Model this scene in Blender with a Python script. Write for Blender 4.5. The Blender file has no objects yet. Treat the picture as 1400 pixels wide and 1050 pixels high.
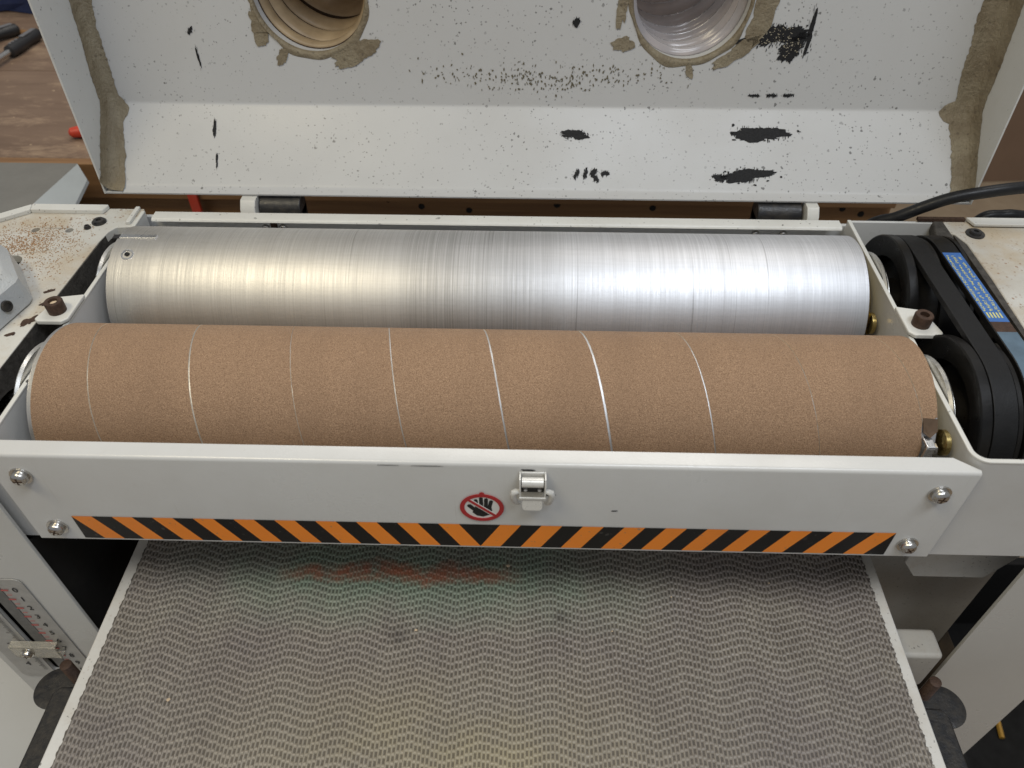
import bpy, bmesh, math, random
from mathutils import Vector, Matrix
from mathutils.geometry import tessellate_polygon
random.seed(7)
S = bpy.context.scene
COL = S.collection
R = math.radians

# ------------------------------------------------------------------ camera
def cam_axes(p, y, r):
    M = Matrix(((1, 0, 0), (0, math.sin(p), math.cos(p)), (0, math.cos(p), -math.sin(p))))
    Z = Matrix(((math.cos(y), -math.sin(y), 0), (math.sin(y), math.cos(y), 0), (0, 0, 1)))
    Q = Matrix(((math.cos(r), math.sin(r), 0), (-math.sin(r), math.cos(r), 0), (0, 0, 1)))
    return Q @ M @ Z.transposed()
A = cam_axes(0.776, 0.0264, -0.0012)
cd = bpy.data.cameras.new('camera')
cd.sensor_width = 36.0
cd.lens = 1043.97 / 1400 * 36
cd.clip_start = 0.02
cd.clip_end = 60
cd.dof.use_dof = True
cd.dof.focus_distance = 0.62
cd.dof.aperture_fstop = 9.0
cam = bpy.data.objects.new('camera', cd)
COL.objects.link(cam)
rt, up, fw = A[0], A[1], A[2]
m = Matrix((rt, up, -fw)).transposed().to_4x4()
m.translation = Vector((0.0326, -0.3123, 0.4733))
cam.matrix_world = m
S.camera = cam

# ------------------------------------------------------------------ light
W = bpy.data.worlds.new('World')
S.world = W
W.use_nodes = True
bg = W.node_tree.nodes['Background']
bg.inputs[0].default_value = (0.93, 0.96, 1.0, 1)
bg.inputs[1].default_value = 0.25
def area(name, loc, target, sx, sy, col, watts):
    d = bpy.data.lights.new(name, 'AREA')
    d.shape = 'RECTANGLE'; d.size = sx; d.size_y = sy; d.color = col; d.energy = watts
    o = bpy.data.objects.new(name, d); COL.objects.link(o)
    o.location = loc
    o.rotation_euler = (Vector(target) - Vector(loc)).to_track_quat('-Z', 'Y').to_euler()
    return o
area('ceiling_lamp_warm', (-0.88, -0.62, 2.15), (-0.6, -0.3, 0), 1.0, 0.42, (1.0, 0.87, 0.60), 16)
area('ceiling_lamp_cool', (0.62, -0.66, 2.15), (0.4, -0.3, 0), 1.25, 0.40, (0.86, 0.92, 1.0), 21)
area('fill_lamp_far', (0.2, 1.5, 2.3), (0.1, 1.2, 0), 2.2, 0.5, (1.0, 0.95, 0.88), 20)  # unseen lamp added as ambient fill from behind
S.view_settings.view_transform = 'Standard'
S.view_settings.look = 'None'
S.view_settings.gamma = 1
S.view_settings.use_curve_mapping = False
S.view_settings.exposure = 0.2

# ------------------------------------------------------------------ materials
def srgb(r, g, b):
    f = lambda v: (v / 255 / 12.92) if v / 255 <= 0.04045 else ((v / 255 + 0.055) / 1.055) ** 2.4
    return (f(r), f(g), f(b), 1)
class Mat:
    def __init__(s, name):
        s.m = bpy.data.materials.new(name); s.m.use_nodes = True
        s.t = s.m.node_tree; s.b = s.t.nodes['Principled BSDF']
        s.tc = s.t.nodes.new('ShaderNodeTexCoord')
    def n(s, typ, ins=None, **kw):
        nd = s.t.nodes.new(typ)
        for k, v in kw.items(): setattr(nd, k, v)
        for k, v in (ins or {}).items():
            if hasattr(v, 'is_linked') or isinstance(v, bpy.types.NodeSocket): s.t.links.new(v, nd.inputs[k])
            else: nd.inputs[k].default_value = v
        return nd
    def coord(s, scale=(1, 1, 1), loc=(0, 0, 0), rot=(0, 0, 0)):
        return s.n('ShaderNodeMapping', {'Vector': s.tc.outputs['Object'], 'Scale': scale, 'Location': loc, 'Rotation': rot}).outputs[0]
    def noise(s, scale, detail=4, rough=0.55, vec=None, dist=0.0):
        return s.n('ShaderNodeTexNoise', {'Vector': vec or s.tc.outputs['Object'], 'Scale': scale, 'Detail': detail, 'Roughness': rough, 'Distortion': dist}).outputs['Fac']
    def ramp(s, fac, lo, hi, a=0.0, b=1.0):
        return s.n('ShaderNodeMapRange', {0: fac, 1: lo, 2: hi, 3: a, 4: b}).outputs[0]
    def math(s, op, a, b=0.0):
        return s.n('ShaderNodeMath', {0: a, 1: b}, operation=op).outputs[0]
    def mix(s, fac, a, b, mode='MIX'):
        nd = s.n('ShaderNodeMix', data_type='RGBA', blend_type=mode)
        for i, v in ((0, fac), (6, a), (7, b)):
            if isinstance(v, bpy.types.NodeSocket): s.t.links.new(v, nd.inputs[i])
            else: nd.inputs[i].default_value = v
        return nd.outputs[2]
    def set(s, name, v):
        if isinstance(v, bpy.types.NodeSocket): s.t.links.new(v, s.b.inputs[name])
        else: s.b.inputs[name].default_value = v
    def bump(s, h, strength=0.3, dist=0.001):
        s.set('Normal', s.n('ShaderNodeBump', {'Height': h, 'Strength': strength, 'Distance': dist}).outputs[0])
    def voro(s, scale, vec=None, out='Distance', rnd=1.0):
        return s.n('ShaderNodeTexVoronoi', {'Vector': vec or s.tc.outputs['Object'], 'Scale': scale, 'Randomness': rnd}).outputs[out]
    def speck(s, scale, radius, keep, vec=None):
        """isolated specks: voronoi cells, only a fraction `keep` of them marked"""
        v = s.n('ShaderNodeTexVoronoi', {'Vector': vec or s.tc.outputs['Object'], 'Scale': scale})
        sep = s.n('ShaderNodeSeparateColor', {0: v.outputs['Color']})
        on = s.math('LESS_THAN', sep.outputs[0], keep)
        rr = s.math('MULTIPLY', sep.outputs[1], radius)
        return s.math('MULTIPLY', on, s.ramp(s.math('SUBTRACT', rr, v.outputs['Distance']), 0.0, 0.06))

def warp(M, amt=0.002, scale=400):
    nz = M.n('ShaderNodeTexNoise', {'Vector': M.tc.outputs['Object'], 'Scale': scale, 'Detail': 2})
    sub = M.n('ShaderNodeVectorMath', {0: nz.outputs['Color'], 1: (0.5, 0.5, 0.5)}, operation='SUBTRACT')
    mul = M.n('ShaderNodeVectorMath', {0: sub.outputs[0], 'Scale': amt}, operation='SCALE')
    return M.n('ShaderNodeVectorMath', {0: M.tc.outputs['Object'], 1: mul.outputs[0]}, operation='ADD').outputs[0]

def paint(name, base, dirt, rough=0.38, dirt_amt=0.35, specks=0, speck_col=(0.03, 0.027, 0.022, 1), chips=0.0, dust=0.0, orange=0.15, scratch=0.0):
    M = Mat(name)
    big = M.noise(9, 5, 0.6)
    c = M.mix(M.ramp(big, 0.42, 0.75, 0, dirt_amt), base, dirt)
    fine = M.noise(160, 4, 0.7)
    c = M.mix(M.ramp(fine, 0.55, 0.8, 0, dirt_amt * 0.5), c, dirt)
    r = M.ramp(big, 0.3, 0.8, rough - 0.07, rough + 0.16)
    if dust:
        dn = M.noise(22, 6, 0.65)
        c = M.mix(M.ramp(dn, 0.46, 0.66, 0, dust), c, (0.42, 0.31, 0.17, 1))
        sp = M.speck(420, 0.55, 0.4)
        c = M.mix(M.math('MULTIPLY', sp, M.ramp(M.noise(30, 3), 0.45, 0.62, 0, min(1, dust * 1.3))), c, (0.26, 0.13, 0.06, 1))
    if scratch:
        sn = M.noise(1, 3, 0.8, M.coord((240, 240, 9), (1, 2, 3), (0.25, 0.35, 0.1)))
        c = M.mix(M.ramp(sn, 0.66, 0.76, 0, scratch * 0.5), c, dirt)
        sn2 = M.noise(1, 3, 0.8, M.coord((14, 90, 300), (7, 2, 5), (0.1, 0.2, 0.3)))
        c = M.mix(M.ramp(sn2, 0.66, 0.78, 0, scratch * 0.5), c, (0.72, 0.72, 0.70, 1))
    if specks:
        wv = warp(M, 0.003, 300)
        cl = M.ramp(M.noise(13, 4, 0.7), 0.36, 0.66, 0.25, 1)
        s1 = M.speck(230, 0.36, 0.20 * specks, wv)
        s2 = M.speck(520, 0.50, 0.20 * specks, wv)
        if specks > 0.9:
            s4 = M.math('MULTIPLY', M.speck(150, 0.27, 0.10, warp(M, 0.005, 220)), M.ramp(M.noise(8, 3, 0.6), 0.44, 0.60))
            s2 = M.math('MAXIMUM', s2, s4)
        f = M.math('MAXIMUM', M.math('MULTIPLY', s1, M.ramp(cl, 0.5, 0.75)), M.math('MULTIPLY', s2, cl))
        c = M.mix(M.math('MULTIPLY', f, 0.68), c, speck_col)
    if chips:
        wv2 = warp(M, 0.004, 160)
        s3 = M.speck(60, 0.30, chips, wv2)
        c = M.mix(s3, c, (0.035, 0.03, 0.026, 1))
    M.set('Base Color', c); M.set('Roughness', r)
    M.bump(M.noise(700, 2, 0.5), orange, 0.0004)
    return M.m

def simple(name, col, rough=0.5, metal=0.0, var=0.25, scale=60, bump=0.2, bscale=500, dark=None):
    M = Mat(name)
    d = dark or tuple(v * 0.45 for v in col[:3]) + (1,)
    M.set('Base Color', M.mix(M.ramp(M.noise(scale, 5, 0.65), 0.35, 0.75, 0, var * 2), col, d))
    M.set('Roughness', M.ramp(M.noise(scale * 2.3, 3), 0.3, 0.7, rough - 0.08, rough + 0.1))
    M.set('Metallic', metal)
    if bump: M.bump(M.noise(bscale, 3, 0.6), bump, 0.0006)
    return M.m

PAINT = paint('grey_paint', (0.60, 0.60, 0.588, 1), (0.43, 0.41, 0.37, 1), 0.30, 0.30, scratch=0.6)
PAINT_EDGE = paint('chipped_white_paint', (0.66, 0.655, 0.62, 1), (0.34, 0.30, 0.24, 1), 0.33, 0.3, specks=0.35, chips=0.10)
PAINT_HOOD = paint('speckled_hood_paint', (0.505, 0.505, 0.50, 1), (0.44, 0.425, 0.40, 1), 0.36, 0.25, specks=0.95)
PAINT_HOOD2 = paint('hood_cheek_paint', (0.56, 0.56, 0.54, 1), (0.42, 0.39, 0.34, 1), 0.4, 0.25, specks=0.25)
PAINT_DUSTY = paint('dusty_casting_paint', (0.58, 0.57, 0.53, 1), (0.36, 0.31, 0.24, 1), 0.5, 0.7, specks=0.6, speck_col=(0.16, 0.09, 0.05, 1), chips=0.05, dust=0.55, orange=0.4)
PAINT_HAMMER = paint('hammered_grey_paint', (0.44, 0.46, 0.47, 1), (0.36, 0.36, 0.35, 1), 0.32, 0.3, specks=0.25, dust=0.12, orange=0.9)
PAINT_COL = paint('column_paint', (0.55, 0.545, 0.52, 1), (0.42, 0.40, 0.36, 1), 0.30, 0.2, chips=0.02, scratch=0.4)
PAINT_GRIME = paint('grimy_paint', (0.46, 0.45, 0.42, 1), (0.22, 0.19, 0.16, 1), 0.5, 0.5, specks=0.5, dust=0.10)
PAINT_RAIL = paint('rail_white_paint', (0.70, 0.69, 0.66, 1), (0.38, 0.33, 0.26, 1), 0.42, 0.4, specks=0.35, dust=0.2)
RAW_CAST = simple('rough_cast_iron', (0.075, 0.068, 0.060, 1), 0.75, 0, 0.5, 140, 1.0, 420, dark=(0.02, 0.017, 0.014, 1))
BLACK = simple('black_rubber', (0.009, 0.009, 0.0095, 1), 0.5, 0, 0.2, 70, 0.25, 900)
BLACKP = simple('black_pulley_paint', (0.006, 0.006, 0.0065, 1), 0.34, 0, 0.3, 40, 0.15, 500, dark=(0.020, 0.017, 0.013, 1))
BLACKB = simple('dusty_black_iron', (0.013, 0.0135, 0.016, 1), 0.40, 0, 0.30, 160, 0.5, 500, dark=(0.075, 0.064, 0.050, 1))
VOID = simple('dark_interior', (0.012, 0.011, 0.010, 1), 0.8, 0, 0.3, 20, 0)  # near-black; holds the machine's inner shade in its colour, shared by the bin
DUSTY_IN = simple('dust_caked_metal', (0.085, 0.062, 0.040, 1), 0.9, 0, 0.4, 30, 0.8, 200)
STEEL = simple('zinc_steel', (0.62, 0.60, 0.57, 1), 0.24, 1.0, 0.15, 200, 0.1, 800)
STEELW = simple('white_zinc_steel', (0.74, 0.73, 0.70, 1), 0.33, 0.30, 0.12, 200, 0.05, 800)
RUST = simple('rusty_steel', (0.085, 0.048, 0.032, 1), 0.6, 0.35, 0.5, 300, 0.6, 900)
BRASS = simple('yellow_zinc', (0.46, 0.35, 0.14, 1), 0.3, 1.0, 0.3, 120, 0.1, 600)
RING = simple('bearing_steel', (0.66, 0.65, 0.62, 1), 0.33, 0.9, 0.15, 120, 0.1, 600)
FELT = simple('brown_felt_dust', (0.12, 0.075, 0.035, 1), 0.95, 0, 0.4, 150, 1.0, 600)
SCUFF = simple('black_scuff', (0.016, 0.016, 0.017, 1), 0.7, 0, 0.3, 300, 0.6, 900)
ORANGE = paint('orange_tape', (0.93, 0.27, 0.022, 1), (0.55, 0.17, 0.04, 1), 0.36, 0.3, specks=0.25, speck_col=(0.3, 0.2, 0.12, 1), orange=0.05, scratch=0.25)
BLACKT = paint('black_tape', (0.005, 0.005, 0.006, 1), (0.022, 0.020, 0.018, 1), 0.32, 0.5, specks=0.3, speck_col=(0.07, 0.065, 0.06, 1), orange=0.05)
RED = simple('red_print', (0.42, 0.020, 0.025, 1), 0.4, 0, 0.06, 60, 0)
WHITE = simple('white_print', (0.74, 0.73, 0.70, 1), 0.4, 0, 0.06, 60, 0)
SEAL = None
def mk_seal():
    M = Mat('tan_sealant')
    c = M.mix(M.ramp(M.noise(45, 5, 0.6), 0.35, 0.7), (0.255, 0.215, 0.145, 1), (0.165, 0.128, 0.078, 1))
    c = M.mix(M.math('MULTIPLY', M.speck(300, 0.5, 0.12), 0.5), c, (0.08, 0.06, 0.04, 1))
    M.set('Base Color', c); M.set('Roughness', 0.55)
    M.bump(M.math('ADD', M.noise(120, 5, 0.7), M.math('MULTIPLY', M.noise(1, 4, 0.7, M.coord((300, 60, 40))), 0.6)), 0.9, 0.003)
    return M.m
SEAL = mk_seal()

def mk_alu():
    M = Mat('brushed_aluminium')
    st = M.noise(1, 5, 0.8, M.coord((900, 6, 6)))
    st2 = M.noise(1, 4, 0.7, M.coord((70, 1.2, 1.2), (3, 1, 2)))
    lon = M.noise(1, 3, 0.6, M.coord((25, 500, 500)))
    scr = M.noise(1, 2, 0.9, M.coord((260, 3, 3), (9, 0, 4)))
    c = M.mix(M.ramp(st, 0.35, 0.65, 0, 0.65), (0.68, 0.68, 0.69, 1), (0.46, 0.46, 0.465, 1))
    c = M.mix(M.ramp(st2, 0.40, 0.75, 0, 0.25), c, (0.38, 0.37, 0.365, 1))
    c = M.mix(M.ramp(lon, 0.48, 0.74, 0, 0.14), c, (0.36, 0.35, 0.34, 1))
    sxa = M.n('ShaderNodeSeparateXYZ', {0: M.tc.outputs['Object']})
    band = M.math('MULTIPLY', M.ramp(sxa.outputs[0], -0.085, -0.055), M.ramp(sxa.outputs[0], 0.03, 0.075, 1, 0))  # scratched band, also darkened where the gap between lamp reflections falls
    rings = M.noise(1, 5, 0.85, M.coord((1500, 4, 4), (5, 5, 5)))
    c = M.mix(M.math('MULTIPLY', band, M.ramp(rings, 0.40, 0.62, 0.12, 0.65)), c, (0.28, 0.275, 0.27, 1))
    c = M.mix(M.ramp(rings, 0.56, 0.72, 0, 0.45), c, (0.30, 0.295, 0.29, 1))
    c = M.mix(M.ramp(scr, 0.66, 0.76, 0, 0.55), c, (0.13, 0.12, 0.115, 1))
    M.set('Base Color', c); M.set('Metallic', 1.0)
    M.set('Roughness', M.ramp(st, 0.3, 0.7, 0.40, 0.50))
    tg = M.n('ShaderNodeTangent', direction_type='RADIAL', axis='X')
    M.set('Tangent', tg.outputs[0]); M.set('Anisotropic', 0.7)
    h = M.math('ADD', M.math('MULTIPLY', st, 0.7), M.math('ADD', M.math('MULTIPLY', lon, 0.15), M.math('MULTIPLY', st2, 0.05)))
    M.bump(h, 0.22, 0.0005)
    return M.m
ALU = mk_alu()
ALUP = simple('plain_aluminium', (0.78, 0.78, 0.78, 1), 0.3, 1.0, 0.1, 200, 0.1, 800)

def mk_abrasive():
    M = Mat('brown_abrasive')
    g = M.noise(1500, 3, 0.85)
    g2 = M.noise(700, 3, 0.75)
    c = M.mix(M.ramp(g, 0.33, 0.68), (0.148, 0.087, 0.049, 1), (0.57, 0.372, 0.232, 1))
    c = M.mix(M.ramp(g2, 0.42, 0.70, 0, 0.40), c, (0.21, 0.115, 0.06, 1))
    c = M.mix(M.ramp(M.noise(1, 4, 0.6, M.coord((34, 7, 7))), 0.42, 0.72, 0, 0.30), c, (0.23, 0.142, 0.086, 1))
    M.set('Base Color', c); M.set('Roughness', 0.62)
    M.set('Specular IOR Level', 0.35)
    M.bump(M.math('ADD', g, M.math('MULTIPLY', g2, 0.8)), 0.8, 0.0008)
    return M.m
ABR = mk_abrasive()

def mk_belt(name, base, dark):
    M = Mat(name)
    sx = M.n('ShaderNodeSeparateXYZ', {0: M.tc.outputs['Object']})
    n1 = M.noise(11, 5, 0.65)
    c = M.mix(M.ramp(M.noise(330, 4, 0.75), 0.36, 0.66, 0, 0.85), base, dark)
    c = M.mix(M.ramp(n1, 0.40, 0.64, 0, 0.50), c, (base[0] * 0.58, base[1] * 0.55, base[2] * 0.64, 1))
    # dyes and sawdust rubbed into the rubber
    gx = M.math('MULTIPLY', M.ramp(sx.outputs[0], -0.29, -0.15), M.ramp(sx.outputs[0], 0.05, 0.17, 1, 0))
    gy = M.math('MULTIPLY', M.ramp(sx.outputs[1], -0.02, 0.025), M.ramp(sx.outputs[1], 0.055, 0.09, 1, 0.5))
    gm = M.math('MULTIPLY', M.math('MULTIPLY', gx, gy), M.ramp(M.noise(16, 5, 0.6), 0.30, 0.58, 0.15, 0.85))
    c = M.mix(gm, c, (base[0] * 0.62, base[1] * 0.92, base[2] * 0.80, 1))
    wob = M.math('ADD', sx.outputs[1], M.math('MULTIPLY', M.math('SUBTRACT', M.noise(28, 4, 0.7), 0.5), 0.032))
    ry = M.math('MULTIPLY', M.ramp(wob, 0.026, 0.036), M.ramp(wob, 0.040, 0.050, 1, 0))
    rx = M.math('MULTIPLY', M.ramp(sx.outputs[0], -0.18, -0.14), M.ramp(sx.outputs[0], 0.0, 0.035, 1, 0))
    rm = M.math('MULTIPLY', M.math('MULTIPLY', rx, ry), M.ramp(M.noise(70, 4, 0.7), 0.32, 0.54, 0.1, 1.0))
    c = M.mix(rm, c, (0.30, 0.115, 0.065, 1))
    yx = M.math('MULTIPLY', M.ramp(sx.outputs[0], -0.25, -0.05), M.ramp(sx.outputs[0], 0.03, 0.20, 1, 0))
    ym = M.math('MULTIPLY', M.math('MULTIPLY', yx, M.ramp(sx.outputs[1], -0.03, -0.11)), M.ramp(n1, 0.35, 0.6, 0.2, 0.75))
    c = M.mix(ym, c, (base[0] * 1.22, base[1] * 1.19, base[2] * 0.88, 1))
    for px_, py_, pr_ in ((0.064, -0.0005, 0.0085), (-0.066, -0.020, 0.013)):
        dx_ = M.math('SUBTRACT', sx.outputs[0], px_); dy_ = M.math('SUBTRACT', sx.outputs[1], py_)
        dd_ = M.math('SQRT', M.math('ADD', M.math('MULTIPLY', dx_, dx_), M.math('MULTIPLY', dy_, dy_)))
        dd_ = M.math('ADD', dd_, M.math('MULTIPLY', M.math('SUBTRACT', M.noise(150, 4, 0.7), 0.5), 0.014))
        c = M.mix(M.ramp(dd_, pr_ * 0.1, pr_, 0.5, 0.0), c, (base[0] * 0.22, base[1] * 0.22, base[2] * 0.24, 1))
    gr = M.noise(1, 5, 0.7, M.coord((22, 9, 9), (4, 4, 4)))
    c = M.mix(M.ramp(gr, 0.48, 0.68, 0, 0.35), c, (base[0] * 0.5, base[1] * 0.48, base[2] * 0.5, 1))
    M.set('Base Color', c)
    M.set('Roughness', M.ramp(M.noise(60, 3), 0.3, 0.7, 0.36, 0.56))
    M.bump(M.noise(900, 2), 0.3, 0.0005)
    return M.m
BELT = mk_belt('grey_belt_rubber', (0.345, 0.312, 0.272, 1), (0.205, 0.184, 0.160, 1))
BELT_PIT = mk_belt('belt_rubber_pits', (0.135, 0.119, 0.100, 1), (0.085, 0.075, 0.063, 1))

def mk_wood(name, a, b, sc=(3, 60, 60), dust=0.0):
    M = Mat(name)
    g = M.noise(1, 6, 0.65, M.coord(sc), 0.6)
    c = M.mix(M.ramp(g, 0.35, 0.68), a, b)
    if dust:
        c = M.mix(M.ramp(M.noise(5, 5, 0.6), 0.35, 0.7, 0, 0.6), c, (a[0] * 0.6, a[1] * 0.55, a[2] * 0.55, 1))
        c = M.mix(M.ramp(M.noise(1, 6, 0.75, M.coord((10, 26, 20), (0, 0, 0), (0, 0, 0.5))), 0.50, 0.70, 0, dust), c, (0.42, 0.30, 0.20, 1))
        c = M.mix(M.speck(110, 0.26, 0.16, warp(M, 0.012, 60)), c, (0.42, 0.31, 0.20, 1))
    M.set('Base Color', c); M.set('Roughness', 0.62)
    M.bump(g, 0.3, 0.001)
    return M.m
WOOD = mk_wood('pine_wood', (0.30, 0.165, 0.070, 1), (0.17, 0.085, 0.036, 1))
BENCH = mk_wood('worn_bench_top', (0.225, 0.150, 0.102, 1), (0.150, 0.096, 0.064, 1), (4, 26, 26), 0.75)
CARD = simple('brown_board', (0.235, 0.150, 0.098, 1), 0.7, 0, 0.10, 8, 0.2, 200)
FLOORM = None
def mk_floor():
    M = Mat('beige_floor')
    c = M.mix(M.ramp(M.noise(6, 6, 0.65), 0.35, 0.7), (0.37, 0.285, 0.195, 1), (0.27, 0.20, 0.135, 1))
    c = M.mix(M.ramp(M.noise(40, 5, 0.7), 0.5, 0.75, 0, 0.35), c, (0.46, 0.38, 0.28, 1))
    M.set('Base Color', c); M.set('Roughness', 0.55); M.bump(M.noise(60, 4), 0.2, 0.003)
    return M.m
FLOORM = mk_floor()
CABLE = simple('black_cable', (0.014, 0.014, 0.015, 1), 0.38, 0, 0.2, 100, 0.2, 500)
def mk_hose(name, c1, c2, rough, trans):
    M = Mat(name)
    c = M.mix(M.ramp(M.noise(60, 4), 0.35, 0.7), c1, c2)
    M.set('Base Color', c); M.set('Roughness', rough); M.set('Specular IOR Level', 0.55)
    tr = M.n('ShaderNodeBsdfTranslucent', {'Color': c})
    mx = M.n('ShaderNodeMixShader', {0: trans})
    M.t.links.new(M.b.outputs[0], mx.inputs[1]); M.t.links.new(tr.outputs[0], mx.inputs[2])
    M.t.links.new(mx.outputs[0], M.t.nodes['Material Output'].inputs['Surface'])
    return M.m
HOSEB = mk_hose('tan_hose', (0.52, 0.395, 0.245, 1), (0.38, 0.28, 0.17, 1), 0.45, 0.35)
HOSEC = mk_hose('clear_hose', (0.64, 0.59, 0.58, 1), (0.54, 0.51, 0.52, 1), 0.18, 0.42)
BLUEL = simple('blue_label', (0.045, 0.145, 0.42, 1), 0.5, 0, 0.15, 80, 0.1, 500)
BLUEG = simple('faded_blue_belt', (0.10, 0.155, 0.21, 1), 0.6, 0, 0.25, 80, 0.1, 500)
YEL = simple('yellow_print', (0.62, 0.60, 0.22, 1), 0.5, 0, 0.1, 80, 0)
SCALEP = simple('brushed_scale_plate', (0.44, 0.43, 0.41, 1), 0.36, 0.35, 0.15, 90, 0.1, 700)
SCALED = simple('scale_dark_band', (0.15, 0.148, 0.142, 1), 0.45, 0.2, 0.15, 90, 0.05, 700)
INK = simple('black_ink', (0.015, 0.015, 0.015, 1), 0.5, 0, 0.05, 80, 0)
REDINK = simple('red_ink', (0.50, 0.10, 0.09, 1), 0.5, 0, 0.05, 80, 0)
def mk_clear():
    M = Mat('clear_plastic')
    M.set('Base Color', (0.86, 0.82, 0.72, 1)); M.set('Roughness', 0.12); M.set('Transmission Weight', 0.75); M.set('IOR', 1.46)
    return M.m
CLEAR = mk_clear()
GREYBOX = simple('grey_sheet_metal', (0.20, 0.195, 0.18, 1), 0.55, 0, 0.2, 14, 0.2, 300)
BLUEWHITE = simple('pale_blue_paint', (0.42, 0.46, 0.48, 1), 0.45, 0, 0.1, 30, 0.1, 400)
TOOLB = simple('black_tool_grip', (0.020, 0.020, 0.022, 1), 0.45, 0, 0.2, 120, 0.1, 500)
TOOLG = simple('grey_tool_inlay', (0.17, 0.17, 0.18, 1), 0.45, 0, 0.1, 120, 0.1, 500)
REDP = simple('red_plastic', (0.60, 0.055, 0.025, 1), 0.4, 0, 0.1, 60, 0)
BLUEC = simple('navy_cloth', (0.012, 0.020, 0.070, 1), 0.85, 0, 0.4, 60, 0.6, 150)
DUSTM = simple('wood_dust', (0.42, 0.25, 0.130, 1), 0.9, 0, 0.35, 400, 0)
CHIPM = simple('pale_wood_chip', (0.66, 0.52, 0.36, 1), 0.8, 0, 0.2, 200, 0)
YELWOOD = simple('yellow_pencil_paint', (0.50, 0.27, 0.04, 1), 0.45, 0, 0.1, 60, 0)
REDCLOTH = simple('dark_red_cloth', (0.12, 0.012, 0.016, 1), 0.8, 0, 0.3, 40, 0.5, 200)

PAINT_HOOD.node_tree.nodes['Principled BSDF'].inputs['Specular IOR Level'].default_value = 0.3
for m_ in (PAINT, PAINT_COL):
    m_.node_tree.nodes['Principled BSDF'].inputs['Coat Weight'].default_value = 0.3
    m_.node_tree.nodes['Principled BSDF'].inputs['Coat Roughness'].default_value = 0.14
for m_ in (BLACKT, BLACK, BLACKP, SCUFF, INK, CABLE, VOID):
    m_.node_tree.nodes['Principled BSDF'].inputs['Specular IOR Level'].default_value = 0.28

# ------------------------------------------------------------------ mesh helpers
def world(o):
    if o.parent: return world(o.parent) @ o.matrix_parent_inverse @ o.matrix_basis
    return o.matrix_basis.copy()
def put(o, parent=None):
    COL.objects.link(o)
    if parent:
        o.parent = parent
        o.matrix_parent_inverse = world(parent).inverted()
    return o
def obj(name, bm, mat, parent=None, smooth=True, bevel=0.0, seg=2, angle=35, loc=None, rot=None):
    me = bpy.data.meshes.new(name)
    bmesh.ops.recalc_face_normals(bm, faces=bm.faces)
    bm.to_mesh(me); bm.free()
    mats = mat if isinstance(mat, (list, tuple)) else [mat]
    for q in mats: me.materials.append(q)
    o = bpy.data.objects.new(name, me)
    if smooth:
        for p in me.polygons: p.use_smooth = True
        try: me.set_sharp_from_angle(angle=R(angle))
        except Exception: pass
    if loc is not None: o.location = loc
    if rot is not None: o.rotation_euler = rot
    if bevel:
        b = o.modifiers.new('bevel', 'BEVEL'); b.width = bevel; b.segments = seg; b.limit_method = 'ANGLE'; b.angle_limit = R(40); b.harden_normals = True
    return put(o, parent)
def dup(o, parent, loc, rot=None):
    c = o.copy(); c.location = loc
    if rot is not None: c.rotation_euler = rot
    COL.objects.link(c)
    c.parent = parent; c.matrix_parent_inverse = world(parent).inverted() if parent else Matrix()
    return c
def thing(name, loc, label, cat, group=None):
    e = bpy.data.objects.new(name, None); COL.objects.link(e); e.location = loc; e.empty_display_size = 0.05
    e['label'] = label; e['category'] = cat
    if group: e['group'] = group
    return e
def tag(o, label, cat, group=None):
    o['label'] = label; o['category'] = cat
    if group: o['group'] = group
    return o
def box(bm, x0, x1, y0, y1, z0, z1, mi=0):
    vs = [bm.verts.new(p) for p in ((x0, y0, z0), (x1, y0, z0), (x1, y1, z0), (x0, y1, z0), (x0, y0, z1), (x1, y0, z1), (x1, y1, z1), (x0, y1, z1))]
    for f in ((0, 3, 2, 1), (4, 5, 6, 7), (0, 1, 5, 4), (1, 2, 6, 5), (2, 3, 7, 6), (3, 0, 4, 7)):
        bm.faces.new([vs[i] for i in f]).material_index = mi
    return bm
def B(*a, **k): return box(bmesh.new(), *a, **k)
def basis(axis):
    a = Vector(axis).normalized()
    t = Vector((0, 0, 1)) if abs(a.z) < 0.9 else Vector((1, 0, 0))
    u = a.cross(t).normalized(); v = a.cross(u)
    return a, u, v
def lathe(bm, prof, origin, axis, n=48, mi=0, cap=True):
    """prof: (distance along axis, radius)"""
    a, u, v = basis(axis); o = Vector(origin); rings = []
    for d, r in prof:
        rings.append([bm.verts.new(o + a * d + (u * math.cos(2 * math.pi * i / n) + v * math.sin(2 * math.pi * i / n)) * max(r, 1e-5)) for i in range(n)])
    for k in range(len(rings) - 1):
        for i in range(n):
            bm.faces.new((rings[k][i], rings[k][(i + 1) % n], rings[k + 1][(i + 1) % n], rings[k + 1][i])).material_index = mi
    if cap:
        bm.faces.new(rings[0][::-1]).material_index = mi; bm.faces.new(rings[-1]).material_index = mi
    return bm
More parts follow.
